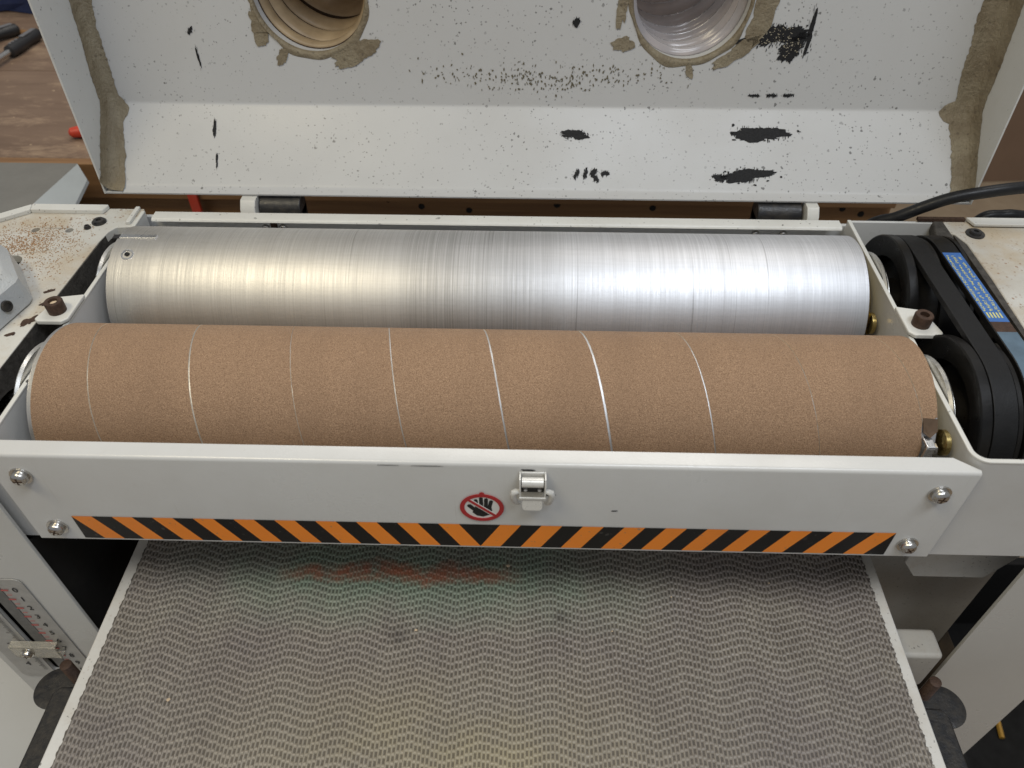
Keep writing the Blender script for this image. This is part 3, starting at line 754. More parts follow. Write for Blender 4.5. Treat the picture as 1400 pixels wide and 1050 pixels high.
for i, (x, y, rx, ry, a_) in enumerate(((-0.3475, 0.128, .007, .004, 1.1), (-0.3450, 0.150, .005, .0025, .9), (-0.362, 0.088, .006, .0035, 1.3), (-0.3495, 0.165, .004, .002, .8), (-0.3545, 0.112, .0035, .002, .4))):
    bm = bmesh.new(); blob(bm, x, y, rx, ry, XY(0.0997), seed=i + 9, jag=0.6, ang=a_)
    obj('bare_patch', bm, RUST, cst, smooth=False)
# gearbox housing standing on the casting
bm = bmesh.new()
gl = [(-0.62, 0.085), (-0.374, 0.098), (-0.366, 0.104), (-0.3555, 0.148), (-0.3565, 0.154), (-0.384, 0.192), (-0.392, 0.198), (-0.62, 0.210)]
def sc2(p, s, dx=0, dy=0): return (-0.47 + (p[0] + 0.47) * s + dx, 0.145 + (p[1] - 0.145) * s + dy)
lay = [(0.0998, 1.0), (0.121, 0.975), (0.129, 0.90)]
rg = [[bm.verts.new((*sc2(p, s), z)) for p in gl] for z, s in lay]
for a, b_ in zip(rg, rg[1:]):
    for i in range(len(gl)): bm.faces.new((a[i], a[(i + 1) % len(gl)], b_[(i + 1) % len(gl)], b_[i]))
bm.faces.new(rg[-1]); bm.faces.new(rg[0][::-1])
gh = obj('gearbox_housing', bm, PAINT_HAMMER, SAND, bevel=0.0022, seg=3, angle=20)
nrm4 = Vector((0.96, -0.23, 0.13)).normalized()
bm = bmesh.new(); lathe(bm, [(-0.004, 0.0044), (0.0008, 0.0044), (0.0008, 0.0032), (-0.0004, 0.003)], (-0.3600, 0.1300, 0.1120), nrm4, 20)
obj('set_screw', bm, BLACKB, gh)

# ---- left and right columns
bm = bmesh.new()
slot = rrect(-0.4005, -0.3915, -0.212, -0.060, 0.0035, 4)
plate(bm, [(-0.441, -0.9), (-0.331, -0.9), (-0.331, 0.0905), (-0.441, 0.0905)], [slot[::-1]], XZ(-0.0035), 0.003)
cl = obj('column', bm, PAINT_COL, SAND, bevel=0.0007)
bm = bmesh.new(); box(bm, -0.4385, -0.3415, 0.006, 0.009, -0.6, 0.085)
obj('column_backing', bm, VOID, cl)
bm = bmesh.new(); plate(bm, rrect(-0.4330, -0.3600, -0.2240, -0.0700, 0.006), [rrect(-0.4003, -0.3917, -0.2118, -0.0602, 0.0034, 4)[::-1]] if False else [], XZ(-0.0046), 0.0008)
# scale plate is two strips either side of the slot plus its ends
bm.free(); bm = bmesh.new()
plate(bm, rrect(-0.4330, -0.3600, -0.2240, -0.0520, 0.006), [rrect(-0.4002, -0.3918, -0.2116, -0.0604, 0.0034, 4)[::-1]], XZ(-0.0046), 0.0008)
spl = obj('depth_scale', bm, SCALEP, SAND, bevel=0.0002)
bm = bmesh.new(); box(bm, -0.3912, -0.3810, -0.0050, -0.0047, -0.2090, -0.0640)
obj('dark_band', bm, SCALED, spl)
rotm = Matrix.Rotation(R(90), 4, 'X')
z0s, dzs = -0.0675, -0.0139
for i, tx in enumerate(['0', '1', '2', '3', '4', '5', '6', '7', '8', '9', '10']):
    zc = z0s + dzs * i
    text_mesh('numeral', tx, 0.0088, INK, spl, Matrix.Translation((-0.3700, -0.0050, zc)) @ rotm @ Matrix.Scale(1, 4))
bm = bmesh.new()
for i in range(0, 101, 5):
    zc = z0s + dzs * i / 10
    L_ = 0.0058 if i % 10 == 0 else (0.004 if i % 5 == 0 else 0.0026)
    box(bm, -0.3765 - L_ + 0.001, -0.3765 + 0.001, -0.00525, -0.00505, zc - 0.00025 - (0.0006 if i % 10 == 0 else 0), zc + 0.00025 + (0.0006 if i % 10 == 0 else 0))
obj('red_graduations', bm, REDINK, spl, smooth=False)
for i, tx in enumerate(['1', '2', '3', '4']):
    text_mesh('numeral', tx, 0.0095, INK, spl, Matrix.Translation((-0.4175, -0.0050, -0.0675 - 0.0353 * (i + 1) + 0.012)) @ rotm)
bm = bmesh.new()
for i in range(65):
    zc = -0.0675 - 0.0353 * i / 16
    if zc < -0.208: break
    L_ = 0.0070 if i % 16 == 0 else (0.0052 if i % 4 == 0 else 0.0034)
    box(bm, -0.4035 - L_, -0.4035, -0.00525, -0.00505, zc - 0.00013, zc + 0.00013, )
obj('inch_graduations', bm, INK, spl, smooth=False)
# clear pointer on a screw
zp = -0.1600
bm = bmesh.new()
box(bm, -0.4130, -0.3720, -0.0115, -0.0098, zp - 0.0095, zp + 0.0060)
box(bm, -0.4110, -0.3720, -0.0115, -0.0050, zp - 0.0110, zp - 0.0093)
box(bm, -0.4130, -0.3720, -0.0115, -0.0050, zp + 0.0058, zp + 0.0076)
ptr = obj('pointer', bm, CLEAR, SAND, bevel=0.0006)
screw_mesh(0.0042, 0.0030, 'screw', STEEL, ptr, (-0.3990, -0.0117, zp - 0.002))
bm = bmesh.new()
plate(bm, [(0.3985, -0.9), (0.4965, -0.9), (0.4965, -0.008), (0.3985, -0.008)], [], XZ(-0.0015), 0.003)
cr = obj('column', bm, PAINT_COL, SAND, bevel=0.0007)
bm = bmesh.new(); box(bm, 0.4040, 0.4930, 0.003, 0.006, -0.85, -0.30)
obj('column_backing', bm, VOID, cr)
obj('column_flange', B(0.4937, 0.4963, 0.0018, 0.030, -0.9, -0.008), PAINT_COL, cr)
obj('column_flange', B(-0.4408, -0.4382, 0.0095, 0.280, -0.9, -0.004), PAINT_COL, cl)
# ---- bracket, inner plate and cross beam beside the table
bm = bmesh.new()
plate(bm, [(0.335, -0.0055), (0.420, -0.0055), (0.420, -0.040), (0.405, -0.0708), (0.3480, -0.0708), (0.335, -0.052)], [], XZ(0.028), 0.003)
obj('housing_bracket', bm, PAINT_GRIME, SAND, bevel=0.001)
bm = bmesh.new(); plate(bm, [(0.30, -0.285), (0.4660, -0.285), (0.4660, -0.02), (0.30, -0.02)], [], XZ(0.078), 0.003)
obj('inner_plate', bm, PAINT_GRIME, SAND, bevel=0.001)
obj('added_side_plate', B(-0.80, -0.4412, -0.40, 0.28, -0.462, -0.455), PAINT_COL, SAND, bevel=0.002)  # invented plate, its grey stands for shaded floor with lamp glare
obj('cross_beam', B(-0.30, 0.3825, -0.0110, 0.0150, -0.185, -0.130), PAINT_GRIME, SAND, bevel=0.004, seg=4)

# ---- conveyor table, belt
TZ = -0.098
bm = bmesh.new(); box(bm, -0.3096, 0.3354, -0.46, 0.27, TZ - 0.038, TZ - 0.0022)
tbl = obj('conveyor_table', bm, PAINT_RAIL, SAND, bevel=0.0015, seg=3)
XB0, NC, PX, PYR = -0.2985, 202, 0.00309, 0.0061
YB0, YB1 = -0.44, 0.262
bm = bmesh.new()
LAND, DEP = 0.00160, 0.0010
def tri(t): t = t % 1.0; return 4 * abs(t - 0.5) - 1
base_v = []
prevw = 0
for ccol in range(NC):
    x0 = XB0 + ccol * PX
    wave = tri(((ccol // 2 * 2 + 0.5) * 0.65 + ccol * 0.35) / 16.6 + 0.15) * 0.0041 + 0.0011 * math.sin(ccol * 0.13) + random.uniform(-1, 1) * 0.00012
    # rounded continuous land
    xs = [x0, x0 + 0.00022, x0 + LAND * 0.5, x0 + LAND - 0.00022, x0 + LAND]
    zs = [TZ - DEP, TZ - 0.00045, TZ - 0.00012, TZ - 0.00045, TZ - DEP]
    ny = 70
    prev = None
    for j in range(ny + 1):
        y = YB0 + (YB1 - YB0) * j / ny
        cur = [bm.verts.new((xx, y, zz)) for xx, zz in zip(xs, zs)]
        if prev:
            for q in range(4): bm.faces.new((prev[q], prev[q + 1], cur[q + 1], cur[q])).material_index = 0
        prev = cur
    # bridges across the groove
    n0 = int((YB0 - wave) / PYR) - 1; n1 = int((YB1 - wave) / PYR) + 1
    xg0, xg1 = x0 + LAND - 0.0003, x0 + PX + 0.0003
    for j in range(n0, n1):
        yc = j * PYR + wave + random.uniform(-1, 1) * 0.00018
        if yc < YB0 + .003 or yc > YB1 - .003: continue
        hl = 0.00142 + random.uniform(-1, 1) * 0.00018; zt = TZ + random.uniform(-1, 1) * 0.00015
        rowsv = [[bm.verts.new((xx, yc + yy, zz)) for xx in (xg0, xg1)] for yy, zz in ((-hl, TZ - DEP), (-hl * .62, zt - .00018), (0, zt), (hl * .62, zt - .00018), (hl, TZ - DEP))]
        for r0_, r1_ in zip(rowsv, rowsv[1:]): bm.faces.new((r0_[0], r0_[1], r1_[1], r1_[0])).material_index = 0
x_end = XB0 + NC * PX
blt = obj('conveyor_belt', bm, [BELT], SAND, angle=60)
blt['kind'] = 'stuff'
blt['label'] = 'grey textured rubber conveyor belt stained with dust'
# belt carcass with a scalloped cut edge
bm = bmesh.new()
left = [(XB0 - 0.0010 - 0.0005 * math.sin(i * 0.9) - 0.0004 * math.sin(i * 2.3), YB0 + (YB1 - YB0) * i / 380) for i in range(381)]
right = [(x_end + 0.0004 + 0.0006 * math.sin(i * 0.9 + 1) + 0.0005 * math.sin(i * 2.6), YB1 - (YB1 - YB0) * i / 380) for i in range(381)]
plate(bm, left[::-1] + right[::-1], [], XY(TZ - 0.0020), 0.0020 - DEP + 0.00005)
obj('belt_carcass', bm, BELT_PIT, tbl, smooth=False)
# black side brackets, leadscrews and washers
for sgn, x0, x1 in ((-1, -0.3425, -0.3110), (1, 0.3370, 0.3680)):
    bm = bmesh.new()
    xo, xi = (x0, x1) if sgn < 0 else (x1, x0)
    pts = [(xi, -0.43), (xo, -0.43), (xo, -0.060), (xo - sgn * 0.004, -0.0535), (xi, -0.0520)]
    plate(bm, pts, [], XY(-0.205), 0.0745)
    br = obj('side_bracket', bm, BLACKB, SAND, bevel=0.002, seg=3)
    cx, cy = (-0.3450, -0.0520) if sgn < 0 else (0.3695, -0.0490)
    bm = bmesh.new(); lathe(bm, [(0, 0.010), (0, 0.0170), (0.0016, 0.0172), (0.0019, 0.0165), (0.0019, 0.010)], (cx, cy, -0.1390), (0, 0, 1), 40)
    obj('washer', bm, BLACKB, br)
    rx, ry = (-0.3305, -0.0440) if sgn < 0 else (0.3570, -0.0405)
    bm = bmesh.new()
    prof = []
    z = -0.20
    while z < -0.1135: prof += [(z, 0.0036), (z + 0.0005, 0.0046), (z + 0.0008, 0.0046), (z + 0.0013, 0.0036)]; z += 0.0016
    prof += [(z, 0.0045), (z + 0.0006, 0.003)]
    lathe(bm, prof, (rx, ry, 0), (0, 0, 1), 24)
    obj('leadscrew', bm, RUST, SAND)

# ---- belt drive on the right
for i, (y, z) in enumerate(((Y1, Z1), (Y2, Z2))):
    bm = bmesh.new()
    lathe(bm, [(0.3330, 0.013), (0.3330, 0.021), (0.3440, 0.023), (0.3450, 0.030), (0.3440, 0.0375), (0.3370, 0.0405), (0.3345, 0.0420), (0.3325, 0.0560), (0.3322, 0.0585), (0.3330, 0.0595), (0.3395, 0.0595), (0.3400, 0.0540), (0.3575, 0.0540), (0.3580, 0.0575), (0.3610, 0.0575), (0.3615, 0.0540), (0.3795, 0.0540), (0.3800, 0.0590), (0.3830, 0.0590), (0.3832, 0.015)], (0, y, z), (1, 0, 0), 80)
    pu = obj('pulley', bm, BLACKP, SAND, angle=28)
    bm = bmesh.new(); lathe(bm, [(0.3295, 0.0135), (0.3300, 0.0225), (0.3345, 0.0230), (0.3345, 0.014)], (0, y, z), (1, 0, 0), 32)
    obj('dusty_hub', bm, FELT, pu)
bm = bmesh.new(); stadium(bm, 0.3408, 0.3568, Y1, Z1, Y2, Z2, 0.0545, 0.0592)
obj('drive_belt', bm, BLACK, SAND, bevel=0.0006, angle=40)
bm = bmesh.new(); stadium(bm, 0.3630, 0.3785, Y1, Z1, Y2, Z2, 0.0545, 0.0592)
db = obj('drive_belt', bm, BLACKP, SAND, bevel=0.0006, angle=40)
def belt_top(y): return Z1 + (Z2 - Z1) * (y - Y1) / (Y2 - Y1) + 0.0592
def patch(name, ya, yb, mat, dz, x0=0.3636, x1=0.3779):
    bm = bmesh.new()
    for k_ in range(12):
        y_a, y_b = ya + (yb - ya) * k_ / 12, ya + (yb - ya) * (k_ + 1) / 12
        def pz(y):
            if y < Y1: 
                s_ = max(-1, (y - Y1) / 0.0592); return (Y1 + 0.0592 * s_ * (1 + dz / .0592), Z1 + 0.0592 * math.sqrt(max(0, 1 - s_ * s_)) + dz)
            return (y, belt_top(y) + dz)
        a, b_ = pz(y_a), pz(y_b)
        bm.faces.new([bm.verts.new(p) for p in ((x0, *a), (x1, *a), (x1, *b_), (x0, *b_))])
    return obj(name, bm, mat, db)
patch('blue_label', 0.118, 0.2065, BLUEL, 0.00035)
patch('brown_band', 0.1065, 0.118, RUST, 0.00030)
patch('faded_blue_band', 0.030, 0.1065, BLUEG, 0.00030)
bm = bmesh.new(); rnd = random.Random(3)
for colx in (0.3655, 0.3702, 0.3748):
    y = 0.2020
    while y > 0.131:
        if rnd.random() > 0.14:
            for q in range(3):
                xx = colx + rnd.uniform(-0.0008, 0.0008); yy = y - rnd.random() * 0.0014
                if rnd.random() < 0.5: box(bm, xx - 0.0009, xx + 0.0009, yy - 0.00016, yy + 0.00016, belt_top(yy) + 0.0004, belt_top(yy) + 0.0005)
                else: box(bm, xx - 0.00016, xx + 0.00016, yy - 0.0008, yy + 0.0008, belt_top(yy) + 0.0004, belt_top(yy) + 0.0005)
        y -= 0.0019
for q in range(5):
    xx = 0.3655 + q * 0.0023; box(bm, xx - 0.0005, xx + 0.0006, 0.1225, 0.1285, belt_top(.125) + 0.0004, belt_top(.125) + 0.0005)
obj('label_print', bm, YEL, db, smooth=False)

# ---- right end casting
bm = bmesh.new()
outer = [(0.4055, 0.288), (0.398, 0.288), (0.398, 0.268), (0.404, 0.263), (0.4085, 0.250), (0.4090, 0.20), (0.4060, 0.10), (0.4060, 0.010), (0.70, 0.010), (0.70, 0.288)]
plate(bm, outer, [], XY(0.093), 0.0070)
crs = obj('end_casting', bm, PAINT_DUSTY, SAND, bevel=0.0015, seg=3)
crs['label'] = 'dusty cream casting beside the drive belts'
bm = bmesh.new()
plate(bm, [(0.02, 0.0), (0.2675, 0.0), (0.2675, 0.0990), (0.02, 0.0990)], [arch(0.105, 0.165, 0.012, 0.082)[::-1], arch(0.176, 0.225, 0.012, 0.082)[::-1], arch(0.03, 0.09, 0.012, 0.08)[::-1]], lambda u, v, w: (0.4030 + w, u, v), 0.008)
obj('casting_wall', bm, RAW_CAST, crs, smooth=False)
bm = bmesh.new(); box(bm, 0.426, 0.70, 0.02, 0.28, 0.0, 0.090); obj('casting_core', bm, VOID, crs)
bm = bmesh.new(); lathe(bm, [(0, 0.0078), (0.001, 0.0078), (0.001, 0.0050), (0.0032, 0.0046), (0.0032, 0.0022), (0.0016, 0.002)], (0.4210, 0.2640, 0.1002), (0, 0, 1), 24)
obj('screw', bm, BLACKB, crs)
bm = bmesh.new(); plate(bm, [(0.4235, 0.2740), (0.70, 0.2740), (0.70, 0.2850), (0.4200, 0.2850)], [], XY(0.1012), 0.0030)
obj('raised_border', bm, PAINT_EDGE, crs, bevel=0.0008)
bm = bmesh.new(); box(bm, 0.378, 0.4195, 0.2830, 0.2868, 0.1003, 0.1030); obj('edge_strip', bm, RUST, crs)
bm = bmesh.new(); plate(bm, [(0.385, 0.255), (0.401, 0.255), (0.401, 0.287), (0.392, 0.287)], [], XY(0.0895), 0.011); obj('casting_lug', bm, RAW_CAST, crs, bevel=0.003)

# ================================================================== hood
HX0, HX1 = -0.3560, 0.4280
HY0, HZ0, BY, BZ, HTOP = 0.3010, 0.1085, 0.3605, 0.1668, 0.46
LEAN = 0.15
SY0, SZ0, SY1, SZ1 = 0.3122, 0.1130, BY - 0.0022, BZ - 0.0025      # straight part of the slope
def yp(z): return 0.3609 + (z - 0.1690) * LEAN   # upper panel, leaning back a little
bm = bmesh.new()
prof = [(HY0, HZ0), (0.3055, 0.1093), (0.3090, 0.1103), (0.3102, 0.1110), (0.3112, 0.1119), (SY0, SZ0), (SY1, SZ1), (BY - 0.0009, BZ - 0.0010), (BY - 0.0001, BZ), (BY + 0.0002, BZ + 0.0010), (yp(0.1690), 0.1690)]
profile_x(bm, prof, HX0, HX1, 0.0015)
HOOD = obj('hood', bm, PAINT_HOOD, SAND, angle=60)
HOOD['label'] = 'open hood shell, speckled inside with black scuffs'
HC = ((-0.1580, 0.2595, 0.0500), (0.1665, 0.2570, 0.0510))
bm = bmesh.new()
plate(bm, [(HX0, 0.1690), (HX1, 0.1690), (HX1, HTOP), (HX0, HTOP)], [circle(c_[0], c_[1], c_[2], 64) for c_ in HC], lambda u, v, w: (u, yp(v) + w, v), 0.0015)
obj('hood_panel', bm, PAINT_HOOD, HOOD, smooth=False)
for x0, x1 in ((HX0 - 0.0015, HX0), (HX1, HX1 + 0.0015)):
    bm = bmesh.new()
    plate(bm, [(0.3005, 0.1075), (0.3120, 0.1105), (BY + 0.001, BZ - 0.0018), (yp(0.172) + 0.0015, 0.1715), (yp(HTOP) + 0.0015, HTOP), (0.3125, HTOP)], [], YZ(x0), 0.0015)
    obj('hood_cheek', bm, PAINT_HOOD2, HOOD, smooth=False)
# sealant beads in the corners
def path_yz(t):
    pts = [(HY0 + 0.001, HZ0 + 0.0008), (0.3105, 0.1125), ((SY0 + SY1) / 2 - 0.0003, (SZ0 + SZ1) / 2 + 0.0003), (BY - 0.002, BZ - 0.002), (yp(0.172) - 0.0003, 0.1725), (yp(0.3) - 0.0003, 0.30), (yp(HTOP) - 0.0003, HTOP)]
    L = [math.dist(a, b) for a, b in zip(pts, pts[1:])]; d = t * sum(L)
    for a, b, l in zip(pts, pts[1:], L):
        if d <= l: f = d / l; return (a[0] + (b[0] - a[0]) * f, a[1] + (b[1] - a[1]) * f)
        d -= l
    return pts[-1]
def bead(sgn, xc, seed, w1f, w2f):
    rnd = random.Random(seed); bm = bmesh.new(); N = 170; prev = None
    n1 = [rnd.uniform(-1, 1) for _ in range(N + 30)]; n2 = [rnd.uniform(-1, 1) for _ in range(N + 30)]
    sm = lambda a, i, w: sum(a[i:i + w]) / w
    for i in range(N + 1):
        t = i / N; y, z = path_yz(t)
        w1 = w1f(t) + 0.0022 * sm(n1, i, 9) * 3 ** .5 + 0.0004 * n1[i]
        w2 = w2f(t) + 0.0022 * sm(n2, i, 11) * 3 ** .5 + 0.0003 * n2[i]
        s = -sgn   # direction into the hood
        y2, z2 = path_yz(min(1, t + 0.004)); y0, z0 = path_yz(max(0, t - 0.004)); d = Vector((y2 - y0, z2 - z0)).normalized(); nv = Vector((-d.y, d.x))   # towards the viewer/up
        pts = []
        for k_ in range(9):
            f = k_ / 8; th = f * math.pi / 2
            cxx, cnn = max(w1, 0.004), max(w2, 0.004)
            # super-ellipse hugging both sheets, thicker in the corner
            off_x = cxx * (1 - math.sin(th)) ** 1.25 + 0.0007
            off_n = cnn * (1 - math.cos(th)) ** 1.25 + 0.0007
            if k_ == 0: off_n = 0.0002
            if k_ == 8: off_x = 0.0002
            pts.append(bm.verts.new((xc + s * off_x, y + nv.x * off_n, z + nv.y * off_n)))
        if prev:
            for q in range(8): bm.faces.new((prev[q], prev[q + 1], pts[q + 1], pts[q]))
        prev = pts
    return obj('sealant_bead', bm, SEAL, HOOD, angle=80)
bead(-1, HX0, 4, lambda t: 0.016 - 0.006 * min(1, t * 3) + 0.006 * max(0, 1 - abs(t - 0.205) / 0.03), lambda t: 0.013 + 0.003 * t)
bead(1, HX1, 5, lambda t: 0.014 + 0.006 * min(1, t * 2.5) + 0.011 * max(0, 1 - abs(t - 0.215) / 0.025) ** .5, lambda t: 0.012 + 0.010 * min(1, t * 2.5))
# black scuffs on the hood: position on lower slope (l) given by z, on the upper panel by (x, z)
def slope_map(u, v, w):
    f = (v - SZ0) / (SZ1 - SZ0); y = SY0 + f * (SY1 - SY0)
    return (u, y - 0.0004 * 0.71 - w * 0.71, v + 0.0004 * 0.70 + w * 0.70)
PANELM = lambda u, v, w: (u, yp(v) - 0.0004 - w, v)
random.seed(21)
def scuff(cx, cz, rx, rz, mp, seed, ang=0, jag=0.5, n=70, name='black_scuff', mat=SCUFF, rem=False):
    """a scraped mark: ragged core, fringe of short strokes, torn-off crumbs"""
    bm = bmesh.new(); blob(bm, cx, cz, rx, rz, mp, n=n, jag=jag, seed=seed, ang=ang)
    rnd = random.Random(seed + 100); ca, sa = math.cos(ang), math.sin(ang)
    big = max(rx, rz)
    for q in range(int(10 + big * 2600)):
        a_ = rnd.random() * 6.28; s_ = rnd.uniform(0.72, 1.12)
        u, v = math.cos(a_) * rx * s_, math.sin(a_) * rz * s_
        x, z = cx + u * ca - v * sa, cz + u * sa + v * ca
        w = rnd.uniform(.00012, .00045); h = rnd.uniform(.0004, .0016)
        if rz > 3 * rx: h *= 1.6
        blob(bm, x, z, w, h, mp, n=7, jag=0.4, seed=seed * 31 + q, t=0.0001)
    for q in range(9):
        a_ = rnd.random() * 6.28; s_ = rnd.uniform(1.0, 1.6)
        blob(bm, cx + math.cos(a_) * rx * s_, cz + math.sin(a_) * rz * s_, rx * rnd.uniform(.02, .08), rz * rnd.uniform(.05, .18), mp, n=9, jag=0.5, seed=seed * 7 + q)
    o_ = obj(name, bm, mat, HOOD, smooth=False)
    if rem:
        bm = bmesh.new()
        for q in range(int(big * 3500)):
            u, v = rnd.uniform(-.75, .75) * rx, rnd.uniform(-.7, .7) * rz
            k2 = rnd.uniform(.00015, .0005)
            blob(bm, cx + u * ca - v * sa, cz + u * sa + v * ca, k2 * 1.4, k2, lambda a1, b1, w1: mp(a1, b1, w1 + 0.00016), n=7, jag=0.5, seed=seed * 13 + q, t=0.00005)
        obj('paint_remnants', bm, simple_pale, o_, smooth=False)
    return o_
simple_pale = simple('ochre_remnant', (0.34, 0.30, 0.22, 1), 0.7, 0, 0.3, 300, 0)
scuff(0.2395, 0.1500, 0.0240, 0.0046, slope_map, 31, -0.03, jag=.42, n=90)
scuff(0.2290, 0.1225, 0.0210, 0.0042, slope_map, 32, 0.06, jag=.42, n=90)
scuff(0.2050, 0.1205, 0.0070, 0.0020, slope_map, 37)
scuff(0.0725, 0.1485, 0.0125, 0.0028, slope_map, 33)
for q, (x, z, a_) in enumerate(((0.075, 0.1220, 1.0), (0.083, 0.1222, 1.3), (0.0905, 0.1235, 0.5), (0.092, 0.1195, -.6), (0.101, 0.1225, 0.2))):
    scuff(x, z, 0.0036, 0.0016, slope_map, 40 + q, a_)
scuff(0.2420, 0.2280, 0.0200, 0.0085, PANELM, 51, 0.1, jag=0.7, n=90, rem=True)
scuff(0.2570, 0.2180, 0.0120, 0.0080, PANELM, 52, 0.5, jag=0.7, n=90, rem=True)
scuff(0.2700, 0.2300, 0.0020, 0.0170, PANELM, 53, -0.08, jag=0.5)
scuff(0.0700, 0.2370, 0.0032, 0.0028, PANELM, 54, 0.4)
scuff(-0.2650, 0.2280, 0.0030, 0.0015, PANELM, 55, 0.8)
scuff(-0.2630, 0.2060, 0.0007, 0.0070, PANELM, 56, 0.1)
scuff(-0.2575, 0.1500, 0.0014, 0.0048, slope_map, 57, -0.1)
scuff(-0.2555, 0.1280, 0.0008, 0.0040, slope_map, 58)
for q, (x, z) in enumerate(((0.232, 0.1785), (0.248, 0.1787), (0.2625, 0.1790))): scuff(x, z, 0.0042, 0.0011, PANELM, 60 + q)
rnd = random.Random(77)
bm = bmesh.new()
for q in range(300):
    u = rnd.gauss(0.045, 0.055); z = 0.190 + rnd.gauss(0, 0.006) + abs(u - 0.04) * 0.05
    if -0.08 < u < 0.2: blob(bm, u, z, rnd.uniform(.0002, .0009), rnd.uniform(.0003, .0014), PANELM, n=9, jag=0.5, seed=q, ang=rnd.uniform(-.5, .5))
obj('dirt_streak', bm, simple('olive_dirt', (0.14, 0.12, 0.075, 1), 0.8, 0, 0.3, 300, 0.2, 800), HOOD, smooth=False)['kind'] = 'stuff'

# dust ports: collar, sealant ring, smears
for i, (cx, cz, r) in enumerate(HC):
    bm = bmesh.new()
    lathe(bm, [(0, r - 0.0006), (0.0, r + 0.0008), (0.026, r + 0.0008), (0.026, r - 0.0006)], (cx, yp(cz) + 0.0012, cz), (0, 1, -LEAN), 64, cap=False)
    for a, b_ in (): pass
    n_ = 64
    vs = bm.verts[:] if hasattr(bm.verts, '__getitem__') else list(bm.verts)
    vs = list(bm.verts); 
    for k_ in range(n_): bm.faces.new((vs[k_], vs[(k_ + 1) % n_], vs[3 * n_ + (k_ + 1) % n_], vs[3 * n_ + k_]))
    dp = obj('dust_port', bm, PAINT_HOOD if i == 0 else PAINT_HOOD2, HOOD, angle=60)
    bm = bmesh.new(); rnd = random.Random(i + 5); prev = None; first = None; N = 90
    ph = [rnd.random() * 6.28 for _ in range(6)]
    for k_ in range(N + 1):
        a_ = 2 * math.pi * k_ / N
        w = 0.0030 + 0.0016 * math.sin(2 * a_ + ph[0]) + 0.0012 * math.sin(5 * a_ + ph[1]) + 0.0008 * math.sin(11 * a_ + ph[2])
        w = max(0.0010, w)
        ring = []
        for rr_, yy in ((r - 0.0012, 0.004), (r - 0.0016, -0.0004), (r + w * 0.35, -0.0015), (r + w, -0.0003)):
            ring.append(bm.verts.new((cx + rr_ * math.cos(a_), yy + yp(cz + rr_ * math.sin(a_)), cz + rr_ * math.sin(a_))))
        if prev:
            for q in range(3): bm.faces.new((prev[q], prev[q + 1], ring[q + 1], ring[q]))
        prev = ring
    obj('sealant_ring', bm, SEAL, HOOD, angle=80)
SM = ((-0.122, 0.2110, 0.022, 0.0085, 0.35), (-0.2030, 0.2330, 0.008, 0.017, 0.25), (-0.187, 0.2085, 0.0045, 0.0085, -0.6), (0.2100, 0.2140, 0.020, 0.0062, 0.55), (0.2270, 0.2420, 0.009, 0.022, -0.35), (0.1115, 0.2200, 0.0085, 0.0062, 0.3), (0.1080, 0.2480, 0.0045, 0.015, 0.0), (0.1715, 0.1985, 0.0032, 0.0060, 0.2))
for q, (x, z, rx, rz, a_) in enumerate(SM):
    bm = bmesh.new(); blob(bm, x, z, rx, rz, lambda u, v, w: (u, yp(v) - 0.0002 - w, v), n=48, jag=0.42, seed=200 + q, t=0.0006, ang=a_)
    # keep the smear outside the hole
    for v in bm.verts:
        for cx, cz, r in HC:
            d = math.hypot(v.co.x - cx, v.co.z - cz)
            if d < r + 0.0004:
                s_ = (r + 0.0004) / max(d, 1e-6); v.co.x = cx + (v.co.x - cx) * s_; zo = v.co.z; v.co.z = cz + (v.co.z - cz) * s_; v.co.y += (v.co.z - zo) * LEAN
    obj('sealant_smear', bm, SEAL, HOOD, smooth=False)
# hinges
for sgn, xh0, xh1, xt0, xt1 in ((-1, -0.2160, -0.1780, -0.2310, -0.2170), (1, 0.2400, 0.2800, 0.2820, 0.2930)):
    bm = bmesh.new(); lathe(bm, [(xh0, 0.0115), (xh1, 0.0115)], (0, 0.3060, 0.0930), (1, 0, 0), 28)
    box(bm, xh0, xh1, 0.2945, 0.3170, 0.060, 0.0930)
    hg = obj('hinge', bm, BLACKB, SAND, bevel=0.0012)
    bm = bmesh.new(); plate(bm, [(0.2850, 0.0850), (0.2885, 0.1000), (0.2940, 0.1062), (0.3100, 0.1062), (0.312, 0.085)], [], YZ(xt0), xt1 - xt0)
    obj('hinge_tab', bm, PAINT_EDGE, hg, bevel=0.001)

